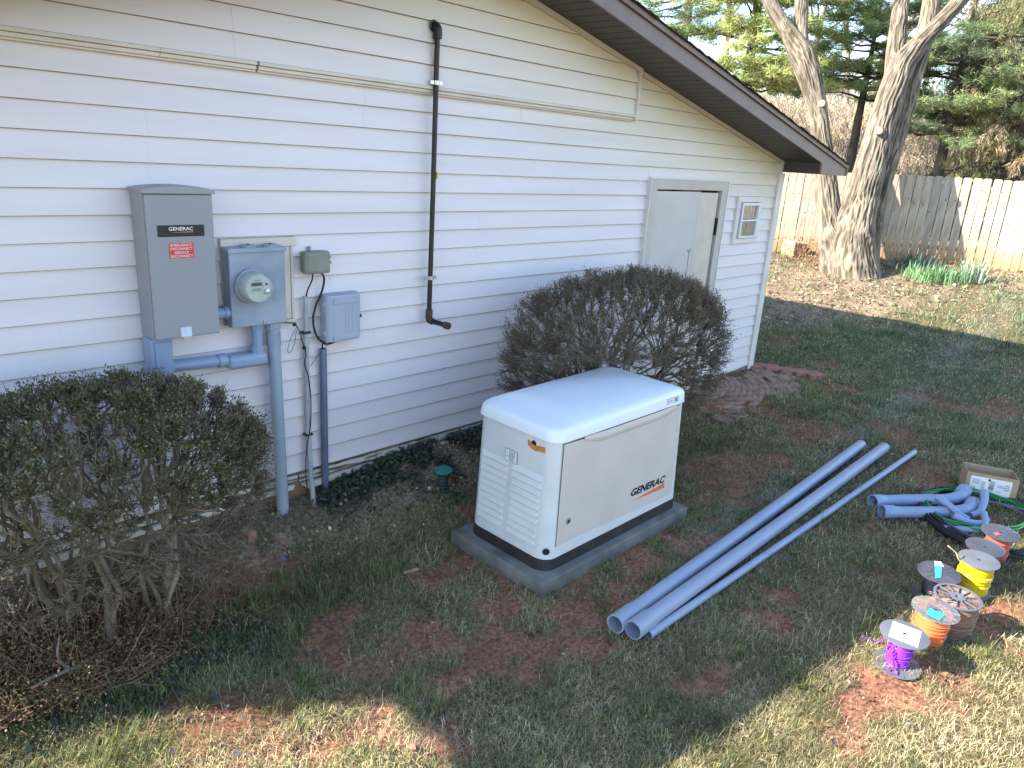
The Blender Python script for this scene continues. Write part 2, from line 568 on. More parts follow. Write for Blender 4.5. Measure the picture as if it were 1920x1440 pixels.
def gz(x, y):
    x = np.atleast_1d(np.asarray(x, float)); y = np.atleast_1d(np.asarray(y, float))
    n = (fbm(np.c_[x, y] * 2.3, 5, 3) - 0.5) * 0.05 + (fbm(np.c_[x, y] * 11, 9, 2) - 0.5) * 0.022
    inpad = ss(0.0, 0.12, np.maximum(np.maximum(2.60 - x, x - 4.04), np.maximum(-1.535 - y, y + 0.79)))
    return gbase(x, y) + n * (0.25 + 0.75 * inpad)


PATCH = [(3.028, -1.765, .17), (2.644, -1.758, .15), (2.13, -1.708, .2), (1.78, -1.765, .13), (2.277, -1.814, .12), (1.575, -1.082, .10),
         (1.69, -1.019, .08), (1.504, -1.221, .10), (1.52, -0.474, .16), (1.711, -0.461, .16), (1.352, -0.466, .15), (1.025, -1.219, .1),
         (4.093, -1.679, .11), (4.529, -1.679, .10), (3.846, -1.785, .1), (2.302, -1.023, .12), (2.509, -1.057, .12), (8.231, -0.953, .2),
         (3.405, -2.492, .08), (3.666, -2.43, .08), (3.379, -3.131, .15), (4.172, -3.231, .16), (4.403, -3.306, .12), (3.603, -3.182, .16),
         (1.39, -1.724, .14), (1.20, -1.66, .10), (1.529, -1.96, .14), (2.876, -3.076, .1), (0.869, -1.118, .08), (3.0, -1.95, .12), (2.35, -1.45, .13),
         (1.95, -1.42, .1), (2.7, -2.5, .08), (4.9, -2.45, .07), (4.3, -2.7, .06), (5.3, -2.1, .06), (6.9, -1.9, .12), (7.6, -1.35, .09), (3.35, -1.62, .12),
         (2.55, -1.30, .10), (2.45, -0.95, .07), (2.9, -0.6, .07), (4.6, -2.2, .05), (3.4, -2.8, .06), (3.05, -3.0, .08), (6.1, -1.5, .05), (3.3, -1.68, .14), (2.9, -1.86, .16), (2.45, -1.95, .14), (2.05, -1.95, .10), (3.7, -1.70, .10)]


def dirt(x, y):
    """0 grassed .. 1 bare red clay"""
    d = np.zeros(len(x))
    wob = (fbm(np.c_[x, y] * 10, 21, 4) - 0.5)
    brk = (fbm(np.c_[x, y] * 3.3, 22, 3) - 0.45) * 1.3
    for (px, py, r) in PATCH:
        rr = np.sqrt((x - px) ** 2 + (y - py) ** 2) / (r * 1.15)
        d = np.maximum(d, 1 - ss(0.70, 1.15, rr + wob * 2.6 + brk))
    d = np.maximum(d, ss(0.57, 0.68, fbm(np.c_[x, y] * 2.1, 33, 4)) * 0.8 * (1 - ss(8, 12, x)))
    return d


def mulch(x, y):
    """leaf litter by the house corner and the bed under the trees"""
    wob = (fbm(np.c_[x, y] * 1.7, 41, 3) - 0.5) * 2.4
    a = ss(10.6, 11.4, x + wob * .5 + (y - 0.2) * 0.9) * ss(-1.2, 0.2, y + wob * .4) * .8
    b = ss(12.9, 13.7, x + wob * .7 + (y + 0.3) * 0.75) * .80
    c = (1 - ss(0.25, 0.6, -y + wob * .12)) * (1 - ss(3.6, 4.2, x)) * 0.7
    return np.clip(np.maximum(np.maximum(a, b), c), 0, 1)


def frost(x, y):
    """worn pale strip that runs past the generator, and rimed turf farther right"""
    cx = np.array([2.6, 3.9, 5.3, 6.5, 9.7, 12.0])
    cy = np.array([-2.0, -1.78, -1.75, -1.72, -1.47, -1.38])
    yc = np.interp(x, cx, cy)
    wd = np.interp(x, [2.5, 4, 7, 11], [.10, .13, .13, .3])
    s = np.exp(-((y - yc) / wd) ** 2) * ss(3.0, 4.0, x)
    s = s * (0.35 + 0.65 * ss(0.4, 0.6, fbm(np.c_[x, y] * 3.2, 51, 3)))
    t = ss(5.5, 10.5, x) * (.35 + .65 * ss(0.35, 0.75, fbm(np.c_[x * 0.8, y] * 1.6, 52, 4))) * ss(-0.3, 1.0, -y) * 0.42
    hf = ss(.40, .62, fbm(np.c_[x, y] * 9.0, 55, 2))
    return np.clip(np.maximum(s * 1.15, t * .7) * (.45 + .55 * hf), 0, 1)


def axis_pts(lo, a, b, hi, fine, grow=1.16):
    p = list(np.arange(a, b, fine))
    d, v = fine, b
    while v < hi:
        p.append(v); d *= grow; v += d
    p.append(hi)
    d, v, q = fine, a, []
    while v > lo:
        d *= grow; v -= d; q.append(max(v, lo))
    return np.array(q[::-1] + p)


gx = axis_pts(-250, -0.3, 9.0, 400, 0.045)
gy = axis_pts(-300, -3.9, 0.10, 300, 0.045)
X, Y = np.meshgrid(gx, gy, indexing='xy')
xf, yf = X.ravel(), Y.ravel()
zf = gz(xf, yf)
d_, m_, f_ = dirt(xf, yf), mulch(xf, yf), frost(xf, yf)
zf = zf - d_ * 0.012 + (fbm(np.c_[xf, yf] * 16, 63, 2) - .5) * .022 * d_
n1 = fbm(np.c_[xf, yf] * 3.0, 61, 4)[:, None]
n2 = fbm(np.c_[xf, yf] * 14.0, 62, 2)[:, None]
thatch = np.array([0.125, 0.088, 0.050]) * (0.35 + 1.2 * n2) + np.array([0.03, 0.05, 0.0]) * n1
clay = np.array([0.255, 0.115, 0.070]) * (0.65 + 0.7 * n2)
lit = np.array([0.27, 0.19, 0.135]) * (0.5 + 1.0 * n2)
pale = np.array([0.33, 0.31, 0.26]) * (0.7 + 0.6 * n2)
gc = thatch * (1 - d_[:, None]) + clay * d_[:, None]
gc = gc * (1 - m_[:, None]) + lit * m_[:, None]
gc = gc * (1 - 0.25 * f_[:, None]) + pale * 0.25 * f_[:, None]
nx, ny = len(gx), len(gy)
ii = np.arange(nx * ny).reshape(ny, nx)
q = np.stack([ii[:-1, :-1], ii[:-1, 1:], ii[1:, 1:], ii[1:, :-1]], -1).reshape(-1, 4)
M['ground'] = mat('red_clay_lawn_soil', 0.6, 1.35, rough=0.95, scale=45, attr='Col', bump=0.012, bscale=38, spec=0.15)
prop(link('ground', fast('ground', np.c_[xf, yf, zf], q, None, [M['ground']], gc, True)), kind='structure')

# wooded bank rising behind the fence
hx = np.linspace(19.5, 90, 60); hy = np.linspace(-60, 90, 90)
HX, HY = np.meshgrid(hx, hy, indexing='xy')
hxf, hyf = HX.ravel(), HY.ravel()


def hill_z(x, y):
    return 0.55 + 3.6 * ss(20.5, 36, x + 0.10 * y) + (fbm(np.c_[x, y] * 0.25, 71, 3) - 0.5) * 1.2 * ss(21, 26, x) + 2.0 * ss(36, 80, x)


hz = hill_z(hxf, hyf)
hc = np.array([0.34, 0.26, 0.19]) * (0.6 + 0.8 * fbm(np.c_[hxf, hyf] * 0.9, 73, 3))[:, None]
ii = np.arange(60 * 90).reshape(90, 60)
q = np.stack([ii[:-1, :-1], ii[:-1, 1:], ii[1:, 1:], ii[1:, :-1]], -1).reshape(-1, 4)
prop(link('wooded_hillside', fast('wooded_hillside', np.c_[hxf, hyf, hz], q, None, [M['ground']], hc, True)), kind='structure')

# ------------------------------------------------------------------ house
PK = 3.34                                       # ridge
SL = 0.2128
OV = 0.445                                      # rake overhang


def rake_z(x):                                  # underside of the rake along the wall
    return 2.38 - SL * (abs(x - PK) - (7.736 - PK))


def rake_x(z):
    return PK + (7.736 - PK) + (2.38 - z) / SL


house = empty('house', (3.34, 0, 0), 'low cream sided gable building with brown rake overhang and a grey side door', 'house')
# sheathing behind the siding, side and back walls
b = MB()
b.prism([(-1.00, -0.3), (7.87, -0.3), (7.87, rake_z(7.87) - .01), (PK, rake_z(PK) - .01), (-1.00, rake_z(-1.00) - .01)], 0.035, 8.0, 'y')
b.build('wall', M['trim'], house)

EX = 0.11848
BAYS = [(5.386, 6.712, -1, 2.133), (6.966, 7.492, 1.512, 1.992)]     # door casing, window casing
SEAM = {1: [2.52, 3.79], 2: [2.515], 3: [1.33, 2.51], 4: [1.325, 4.40], 5: [1.32, 4.395, 3.86], 6: [3.85, 0.2], 7: [3.45, 7.3], 8: [3.445, 0.4], 9: [3.44, 5.0],
        10: [0.5, 4.6], 11: [0.875, 4.2], 12: [0.88, 2.60], 13: [2.595, 4.9], 14: [3.3, 0.7], 15: [2.49, 5.0], 16: [1.2, 2.495], 17: [3.2], 18: [2.7, 4.8], 19: [5.1],
        -1: [1.755], -2: [1.75, 3.47], -3: [2.9], -4: [2.1]}


def plank(xa, xb, zt, zb, y=0.0, tilt=0.017, label=None, clipz=None):
    """one clapboard: slanted face, thick butt edge; both ends follow the rakes"""
    def ends(z):
        l, r = max(xa, 2 * PK - rake_x(z)), min(xb, rake_x(z))
        return l, r
    lt, rt_ = ends(zt + .004)
    lb, rb = ends(zb)
    if rb - lb < 0.02: return
    if rt_ - lt < 0.0: lt = rt_ = (lt + rt_) / 2
    yt, yb = y + tilt, y
    v = []
    zs = zt - .0032 - .0080 * min(1, max(0, (2.1 - zt) / 1.8))  # lower edge of the painted lap shadow, taller on lower planks
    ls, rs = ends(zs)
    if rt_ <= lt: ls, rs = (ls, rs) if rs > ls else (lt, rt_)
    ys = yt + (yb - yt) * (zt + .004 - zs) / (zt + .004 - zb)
    for (x0, x1, yy, z) in ((lt, rt_, yt, zt + .004), (ls, rs, ys, zs), (lb, rb, yb, zb), (lb, rb, yb + .009, zb), (lb, rb, yb + .010, zb + .002), (lt, rt_, yt + .012, zt + .004)):
        v += [(x0, yy, z), (x1, yy, z)]
    mb = MB()
    mb.add(v, [(0, 2, 3, 1), (4, 6, 7, 5), (2, 4, 5, 3), (6, 8, 9, 7), (8, 10, 11, 9), (10, 0, 1, 11), (0, 10, 8, 6, 4, 2), (1, 3, 5, 7, 9, 11)])
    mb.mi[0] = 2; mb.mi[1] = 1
    mb.build('siding_plank', [M['siding'], M['lip_under'], M['lap']], house)


def row(k, y=0.0, xlo=-1.00, xhi=7.872, zt=None, zb=None):
    zt = 2.58 - EX * (k - 1) if zt is None else zt
    zb = zt - EX if zb is None else zb
    cuts = sorted([c for c in SEAM.get(k, []) if xlo < c < xhi])
    segs = []
    edges = [xlo] + cuts + [xhi]
    for a, c in zip(edges[:-1], edges[1:]):
        segs.append((a, c))
    out = []
    for (a, c) in segs:
        parts = [(a, c, zt, zb)]
        for (bx0, bx1, bz0, bz1) in BAYS:
            nxt = []
            for (p0, p1, t, bo) in parts:
                if p1 <= bx0 or p0 >= bx1 or t <= bz0 or bo >= bz1:
                    nxt.append((p0, p1, t, bo)); continue
                if p0 < bx0: nxt.append((p0, bx0, t, bo))
                if p1 > bx1: nxt.append((bx1, p1, t, bo))
                if t > bz1 + .01: nxt.append((max(p0, bx0), min(p1, bx1), t, bz1))
                if bo < bz0 - .01: nxt.append((max(p0, bx0), min(p1, bx1), bz0, bo))
            parts = nxt
        out += parts
    for i, (p0, p1, t, bo) in enumerate(out):
        g = 0.0035 if (k == 1 and abs(p0 - 3.79) < .01) else 0.0008
        lap = 0.0 if g > .001 else .012
        isc = any(abs(p0 - c) < 1e-6 for c in cuts)
        isd = any(abs(p1 - c) < 1e-6 for c in cuts)
        plank(p0 + (g if g > .001 else 0) - (lap if isc and i % 2 == 0 else 0), p1 + (.012 if isd and i % 2 == 0 and not (k == 1 and abs(p1 - 3.79) < .01) else 0), t, bo, y - (0.0012 if i % 2 else 0.0))


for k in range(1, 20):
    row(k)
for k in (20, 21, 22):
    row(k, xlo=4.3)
# upper band, a finger proud of the wall below, ends at a return beyond the black pipe
UPY = -0.03
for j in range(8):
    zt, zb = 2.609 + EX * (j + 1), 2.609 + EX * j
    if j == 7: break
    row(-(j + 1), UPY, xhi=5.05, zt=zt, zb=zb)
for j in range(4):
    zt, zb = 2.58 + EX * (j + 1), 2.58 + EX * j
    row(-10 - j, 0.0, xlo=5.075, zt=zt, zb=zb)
# the ledge under the upper band
for (xa, xb) in ((-1.00, 1.40), (1.401, 1.862), (1.874, 3.02), (3.021, 5.052)):
    b = MB()
    b.box(xa, xb, -0.040, 0.03, 2.590, 2.6075)
    b.build('ledge_trim', M['trim'], house, bevel=.002)
    b = MB()
    b.box(xa, xb, -0.026, 0.03, 2.570, 2.5885)
    b.build('ledge_trim', M['trim'], house, bevel=.002)
    b = MB()
    b.box(xa, xb, -0.014, 0.03, 2.560, 2.569)
    b.build('ledge_trim', M['trim'], house)
b = MB()
b.prism([(5.047, 2.565), (5.075, 2.565), (5.075, rake_z(5.075) - .005), (5.047, rake_z(5.047) - .005)], -0.046, 0.02, 'y')
b.build('end_trim', M['trim'], house, bevel=.002)
# rake trim strip under the soffit
for (xa, xb, yy) in ((PK, 5.07, -0.052), (5.076, 7.80, -0.022)):
    b = MB()
    b.prism([(xa, rake_z(xa) - .030), (xb, rake_z(xb) - .030), (xb, rake_z(xb) + .004), (xa, rake_z(xa) + .004)], yy, yy + .05, 'y')
    b.build('rake_trim', M['trim'], house)
b = MB()
b.prism([(PK, rake_z(PK) - .030), (-1.00, rake_z(-1.00) - .030), (-1.00, rake_z(-1.00) + .004), (PK, rake_z(PK) + .004)], -0.052, -0.002, 'y')
b.build('rake_trim', M['trim'], house)
# corner posts
for (x0, x1) in ((7.795, 7.895),):
    b = MB()
    b.prism([(x0, 0.03), (x1, 0.03), (x1, 2.236), (x0, 2.236)], -0.020, 0.06, 'y')
    b.box(x1 - .002, x1 + .016, -0.020, 0.09, 0.03, 2.236)
    b.build('corner_post', M['white_trim'], house, bevel=.003)
b = MB().box(-1.02, -0.92, -0.02, 0.06, 0.1, 2.2)
b.build('corner_post', M['white_trim'], house)
b = MB().prism([(7.79, 2.238), (7.825, 2.238), (7.825, 2.36), (7.79, 2.367)], -0.030, 0.02, 'y')
b.build('corner_cap', M['trim'], house)
# sill board and foundation under the siding, flaking and uneven
b = MB().box(-.99, 7.86, 0.030, 0.2, -0.4, 0.33)
b.build('foundation', M['brick2'], house)
xs = [-.97, 0.4, 1.3, 2.05, 2.62, 3.15, 4.3]
for a, c in zip(xs[:-1], xs[1:]):
    dz = random.uniform(-.006, .006)
    b = MB().prism([(a, .262 + dz), (c - .012, .268 + dz), (c - .012, .306), (a, .304)], 0.004, 0.029, 'y')
    b.build('sill_board', M['old_wood'], house, bevel=.002)
    b = MB().prism([(a + .05, .205 + dz), (c - .05, .225 - dz), (c - .04, .252), (a, .246)], -0.012 + dz, 0.016, 'y')
    b.build('sill_board', M['trim'], house, bevel=.003)
b = MB().prism([(5.4, -.10), (7.79, .015), (7.79, .075), (5.4, -.02)], -0.006, 0.02, 'y')
b.build('sill_board', M['brick2'], house)

# door
door = empty('door', (6.05 - 3.34, 0, 0)); door.parent = house
b = MB()
b.box(5.394, 5.494, -.028, .03, 0.0, 2.125); b.box(6.604, 6.704, -.028, .03, 0.0, 2.125); b.box(5.4942, 6.6038, -.028, .03, 2.040, 2.125)
b.build('door_frame', M['grey_trim'], door, bevel=.003)
b = MB()
b.box(5.384, 5.3935, -.034, .03, 0, 2.138); b.box(6.7045, 6.714, -.034, .03, 0, 2.138); b.box(5.3936, 6.7044, -.034, .03, 2.1255, 2.138)
b.build('casing_channel', M['white_trim'], door)
b = MB().box(5.494, 6.604, 0.026, 0.034, 0.0, 2.04)
b.build('door_reveal', M['dark'], door)
b = MB().box(5.503, 6.235, -.012, .022, 0.0, 2.026)
b.build('door_leaf', M['door'], door, bevel=.003)
b = MB().box(6.238, 6.570, -.010, .022, 0.0, 2.018)
b.build('door_leaf', M['door_yellow'], door, bevel=.003)
b = MB().prism([(5.86, 2.028), (6.25, 2.024), (6.22, 2.034), (6.12, 2.042), (6.02, 2.036), (5.9, 2.036)], -.014, .02, 'y')
b.build('rusted_strip', M['rust'], door)
for z in (1.62, 0.35):
    b = MB().box(6.573, 6.600, -.020, .02, z, z + .16).tube([(6.586, -.026, z - .004), (6.586, -.026, z + .164)], .009, 10)
    b.build('hinge', M['iron'], door)
b = MB().box(5.4955, 5.501, -.016, .02, 1.35, 1.60)
b.build('latch_plate', M['iron_rust'], door)

# little window
win = empty('window', (7.23 - 3.34, 0, 0)); win.parent = house
b = MB()
b.box(6.968, 7.490, -.020, .03, 1.932, 1.990); b.box(6.968, 7.490, -.020, .03, 1.514, 1.566)
b.box(6.968, 7.046, -.020, .03, 1.5662, 1.9318); b.box(7.428, 7.490, -.020, .03, 1.5662, 1.9318)
b.build('window_casing', M['white_trim'], win, bevel=.003)
b = MB()
for (x0, x1, z0, z1) in ((7.052, 7.422, 1.900, 1.926), (7.052, 7.422, 1.572, 1.592), (7.052, 7.076, 1.5922, 1.8998), (7.400, 7.422, 1.5922, 1.8998), (7.0762, 7.3998, 1.742, 1.758)):
    b.box(x0, x1, -.038, .02, z0, z1)
b.build('window_frame', M['white'], win, bevel=.002)
b = MB().box(7.035, 7.046 + .004, -.030, .0, 1.57, 1.93)
b.build('storm_track', M['plastic_grey'], win)
for (z0, z1) in ((1.593, 1.741), (1.759, 1.899)):
    b = MB().box(7.077, 7.399, -.016, -.013, z0, z1)
    b.build('pane', M['glass'], win)
xs = np.linspace(7.06, 7.42, 60)
cv = [(x, 0.004 + 0.010 * sin(x * 190 + 3 * sin(x * 40)), z) for z in (1.57, 1.93) for x in xs]
o = MB().add(cv, [(i, i + 1, 61 + i, 60 + i) for i in range(59)]).build('pane_reflection', M['pane_reflection'], win, smooth=True)  # added tan sheet, stands in for the fence reflected in the panes
b = MB().box(7.05, 7.43, 0.022, 0.028, 1.565, 1.935)
b.build('window_back', M['old_wood'], win)

# square mounting block behind the meter
b = MB()
b.box(1.632, 2.060, -.016, .02, 1.692, 1.742)
b.box(2.024, 2.040, -.014, .02, 1.285, 1.691); b.box(1.632, 1.648, -.014, .02, 1.285, 1.691)
b.box(1.6482, 2.0238, -.008, .02, 1.285, 1.6915)
b.box(1.95, 2.052, -.016, .02, 1.268, 1.284)
b.build('meter_mounting_block', M['trim'], house, bevel=.003)

# roof: two slopes, fascia, soffit planks, shingle course ends
TIP = 8.457


def fz(x, d=0.0):                               # fascia lower edge line
    return 2.366 + 0.214 * (7.791 - x) + d if x >= PK else 2.366 + 0.214 * (7.791 - (2 * PK - x)) + d


XR, XL = 8.457, -1.82
for sgn, xa, xb in ((1, PK, XR), (-1, XL, PK)):
    b = MB().prism([(xa, fz(xa, .110)), (xb, fz(xb, .110)), (xb, fz(xb, .140)), (xa, fz(xa, .140))], -OV - .01, 8.4, 'y')
    b.build('roof_deck', M['shingle'], house)
b = MB().prism([(PK, fz(PK)), (PK, fz(PK, .105)), (8.452, fz(8.452, .105)), (8.457, 2.251), (7.817, 2.251), (7.795, 2.363)][::-1], -OV, -OV + .022, 'y')
b.build('fascia_board', M['fascia'], house, bevel=.002)
b = MB().prism([(PK, fz(PK)), (PK, fz(PK, .105)), (XL, fz(XL, .105)), (XL, 2.251), (2 * PK - 7.817, 2.251)], -OV, -OV + .022, 'y')
b.build('fascia_board', M['fascia'], house)
for xa, xb in ((PK, XR + .012), (XL - .012, PK)):
    b = MB().prism([(xa, fz(xa, .106)), (xb, fz(xb, .106)), (xb, fz(xb, .143)), (xa, fz(xa, .143))], -OV - .020, -OV + .03, 'y')
    b.build('drip_trim', M['fascia'], house, bevel=.0015)
b = MB().box(8.4575, 8.475, -OV - .012, 8.4, 2.251, 2.362)
b.build('eave_fascia', M['fascia'], house, bevel=.002)
b = MB().box(XL - .018, XL, -OV - .012, 8.4, 2.251, 2.362)
b.build('eave_fascia', M['fascia'], house)
b = MB().prism([(7.824, 2.254), (8.455, 2.254), (8.455, 2.30), (7.824, 2.36)], -OV + .0225, 8.3, 'y')
b.build('eave_box', M['soffit'], house)
b = MB().prism([(XL + .002, 2.254), (2 * PK - 7.824, 2.254), (2 * PK - 7.824, 2.36), (XL + .002, 2.30)], -OV + .0225, 8.3, 'y')
b.build('eave_box', M['soffit'], house)
# soffit planks across the overhang
x, w = PK, 0.098
me_s = MB().box(0, w - .007, 0, OV - .026, 0, .012).box(w - .0071, w, .0, OV - .026, .007, .012).mesh('soffit_plank', M['soffit'])
bv = None
ang = math.atan(0.214)
while x < 7.82:
    link('soffit_plank', me_s, house, (x - PK, -OV + .0235, fz(x, .002)), (0, ang, 0))
    x += w * cos(ang)
b = MB().prism([(XL, fz(XL, .004)), (PK, fz(PK, .004)), (PK, fz(PK, .018)), (XL, fz(XL, .018))], -OV + .0235, -.001, 'y')
b.build('soffit_sheet', M['soffit'], house)
# ragged shingle ends along the rake edge
x = PK
tabs = []
for v in range(4):
    L = 0.148
    e = [random.uniform(-.012, .004) for _ in range(4)]
    mb = MB().add([(0, e[0], 0), (L, e[1], 0), (L, .3, 0), (0, .3, 0), (0, e[0], .007), (L, e[1], .003), (L, .3, .003), (0, .3, .007)],
                  [(0, 3, 2, 1), (4, 5, 6, 7), (0, 1, 5, 4), (1, 2, 6, 5), (2, 3, 7, 6), (3, 0, 4, 7)])
    tabs.append(mb.mesh('shingle', M['shingle']))
while x < 8.40:
    link('shingle', tabs[random.randrange(4)], house, (x - PK, -OV - .034 + random.uniform(-.006, .004), fz(x, .1445) + random.uniform(0, .004)), (0, ang + radians(1.5), 0))
    x += .138
x = 2 * PK - 8.40
while x < PK:
    link('shingle', tabs[random.randrange(4)], house, (x - PK, -OV - .034, fz(x, .1445)), (0, -ang + radians(1.5), 0))
    x += .14

# ------------------------------------------------------------------ wall equipment
def bez(pts, n=8):
    """smooth curve through points (Catmull-Rom)"""
    P = [Vector(p) for p in pts]
    P = [P[0] * 2 - P[1]] + P + [P[-1] * 2 - P[-2]]
    out = []
    for i in range(1, len(P) - 2):
        for k in range(n):
            t = k / n
            a, b_, c, d = P[i - 1], P[i], P[i + 1], P[i + 2]
            out.append(0.5 * ((2 * b_) + (-a + c) * t + (2 * a - 5 * b_ + 4 * c - d) * t * t + (-a + 3 * b_ - 3 * c + d) * t ** 3))
    out.append(P[-2])
    return out


sw = empty('transfer_switch', (1.385, 0, 1.29), 'tall grey transfer switch cabinet with black maker plate and red sticker on the siding', 'electrical box')
MB().box(1.222, 1.545, -.150, -.002, 1.292, 1.985).build('cabinet', M['gal'], sw, bevel=.004)
b = MB()
n = 10
top = [(1.216 + .335 * i / n, 1.998 + .014 * sin(pi * i / n)) for i in range(n + 1)]
b.prism([(1.216, 1.978), (1.551, 1.978)] + top[::-1], -.176, -.002, 'y')
b.build('hood', M['gal'], sw, bevel=.003)
MB().box(1.228, 1.539, -.164, -.1505, 1.297, 1.974).build('cover', M['gal'], sw, bevel=.004)
MB().box(1.355, 1.40, -.1665, -.150, 1.286, 1.300).build('hasp', M['zinc'], sw, bevel=.001)
o = MB().box(1.2745, 1.4905, -.1668, -.1642, 1.7825, 1.8355).build('name_plate', M['ink'], sw, bevel=.001)
text('lettering', 'GENERAC', .02, M['white_ink'], o, (1.325, -.1676, 1.8105), height=.0165, width=.112, bold=.006)
MB().add([(1.328, -.1676, 1.8015), (1.437, -.1676, 1.8015), (1.437, -.1676, 1.8065)], [(0, 1, 2)]).build('swoosh', M['orange'], o)
o = MB().box(1.321, 1.434, -.1662, -.1642, 1.682, 1.752).build('warning_sticker', M['red'], sw)
for i, (s_, w_) in enumerate((('EMERGENCY', .100), ('DISCONNECT', .104), ('SERVICE', .066), ('DISCONNECT', .104))):
    text('lettering', s_, .02, M['white_ink'], o, (1.3775 - w_ / 2, -.1667, 1.7365 - i * .0165 - (.002 if i > 1 else 0)), width=w_, height=.0118, bold=.0)
o = MB().box(1.346, 1.398, -.1660, -.1642, 1.297, 1.346).build('seal_sticker', mat('pale_blue_label', (.52, .58, .70), (.6, .65, .75), rough=.4, scale=40), sw)

# elbow fitting, horizontal run and conduit body under the cabinet
lb = empty('conduit_run', (1.5, 0, 1.05), 'blue grey conduit run from under the transfer switch across to the meter socket', 'conduit')
b = MB(); b.box(1.215, 1.322, -.112, -.004, 1.10, 1.290)
b.build('corner_fitting', M['pvc2'], lb, bevel=.012, seg=3)
MB().box(1.236, 1.318, -.1185, -.1125, 1.105, 1.272).build('cover_plate', M['pvc2'], lb, bevel=.006)
MB().tube([(1.32, -.062, 1.128), (1.59, -.062, 1.118)], .031, 20).build('pipe', M['pvc2'], lb, smooth=True)
MB().tube([(1.560, -.062, 1.1185), (1.605, -.062, 1.118)], .037, 20).build('collar', M['pvc2'], lb, smooth=True)
MB().box(1.602, 1.826, -.106, -.012, 1.066, 1.140).build('conduit_body', M['pvc2'], lb, bevel=.024, seg=4)
MB().tube([(1.785, -.062, 1.13), (1.785, -.062, 1.300)], .030, 20).build('pipe', M['pvc2'], lb, smooth=True)
MB().tube([(1.785, -.062, 1.13), (1.785, -.062, 1.175)], .036, 20).tube([(1.785, -.062, 1.268), (1.785, -.062, 1.2925)], .037, 6).build('collar', M['pvc2'], lb, smooth=True)
MB().tube([(1.545, -.065, 1.372), (1.632, -.065, 1.372)], .029, 20).tube([(1.608, -.065, 1.372), (1.629, -.065, 1.372)], .035, 20).build('nipple', M['pvc2'], lb, smooth=True)

ms = empty('meter_socket', (1.785, 0, 1.29), 'weathered blue grey meter socket box holding a round glass electricity meter', 'electrical box')
MB().box(1.630, 1.939, -.108, -.018, 1.294, 1.690).build('box', M['galv2'], ms, bevel=.005)
b = MB().prism([(1.624, 1.684), (1.945, 1.684), (1.945, 1.700), (1.939, 1.706), (1.630, 1.706), (1.624, 1.700)], -.118, -.016, 'y')
b.build('hood', M['galv2'], ms, bevel=.002)
for hx_ in (1.755, 1.878):
    b = MB(); b.lathe([(.042, 0), (.042, .006), (.034, .011), (0, .011)], (hx_, -.066, 1.7062), (0, 0, 1), 24)
    o = b.build('hub_cover', M['galv2'], ms, smooth=True)
    MB().lathe([(.006, 0), (.006, .006), (0, .006)], (hx_, -.066, 1.7165), (0, 0, 1), 8).build('screw', M['iron'], o)
MB().box(1.80, 1.842, -.116, -.107, 1.296, 1.318).box(1.812, 1.83, -.122, -.116, 1.30, 1.312).build('latch', M['galv2'], ms, bevel=.002)
AX = (0, -1, 0)
mt_c = (1.738, -.108, 1.512)
mo = empty('electricity_meter', mt_c, 'round glass electricity meter with a small display plugged into the grey socket box', 'meter')
MB().lathe([(.088, 0), (.090, .004), (.090, .016), (.084, .020), (.080, .020)], mt_c, AX, 40).build('ring', M['galv2'], mo, smooth=True)
MB().lathe([(.0795, .018), (.0775, .088), (.070, .104), (.0, .106)], mt_c, AX, 40).build('glass_cover', mat('meter_cover', (.72, .8, .78), rough=.08, trans=.55), mo, smooth=True)
MB().lathe([(.068, .01), (.067, .080)], mt_c, AX, 40).build('meter_core', mat('meter_core', (.10, .12, .13), (.2, .22, .23), rough=.4, scale=20), mo, smooth=True)
MB().lathe([(.067, .0805), (.062, .090), (0, .090)], mt_c, AX, 40).build('dial_plate', mat('dial_plate', (.60, .58, .50), rough=.5), mo, smooth=True)
yf_ = mt_c[1] - .1075
o = MB().box(mt_c[0] - .045, mt_c[0] + .012, yf_ - .0006, yf_, mt_c[2] + .016, mt_c[2] + .034).build('display', M['lcd'], mo)
MB().lathe([(.013, 0), (.013, .008), (.008, .010), (0, .010)], (mt_c[0] + .036, yf_, mt_c[2] - .016), AX, 16).build('knob', M['zinc'], mo, smooth=True)
MB().lathe([(.006, 0), (0, .003)], (mt_c[0] + .036, yf_, mt_c[2] + .022), AX, 10).build('port', M['ink'], mo)
text('lettering', '88888', .01, M['ink'], o, (mt_c[0] - .040, yf_ - .0010, mt_c[2] + .0195), width=.046, height=.011)
bars('print', M['ink_grey'], mo, (mt_c[0] - .042, yf_ - .0008, mt_c[2] - .012), (1, 0, 0), (0, 0, 1), .055, .018, 3, 4)
bars('print', M['ink_grey'], mo, (mt_c[0] - .030, yf_ - .0008, mt_c[2] + .040), (1, 0, 0), (0, 0, 1), .04, .008, 2, 5)

bc = empty('large_conduit', (1.87, -.06, .12), 'thick grey conduit rising from the soil to the underside of the meter socket', 'conduit')
MB().tube([(1.895, -.075, .02), (1.890, -.068, .45), (1.878, -.062, 1.27)], .0345, 24).build('pipe', mat('grey_conduit', (.27, .32, .38), (.34, .38, .43), rough=.45, scale=3, stretch=(1, 1, .4)), bc, smooth=True)
MB().tube([(1.878, -.062, 1.255), (1.878, -.062, 1.293)], .043, 8).tube([(1.880, -.062, 1.16), (1.8795, -.062, 1.235)], .0385, 24).build('collar', M['galv2'], bc, smooth=True)
MB().box(1.868 + .055, 1.868 + .075, -.03, 0.0, .50, .515).build('strap', M['zinc'], bc)

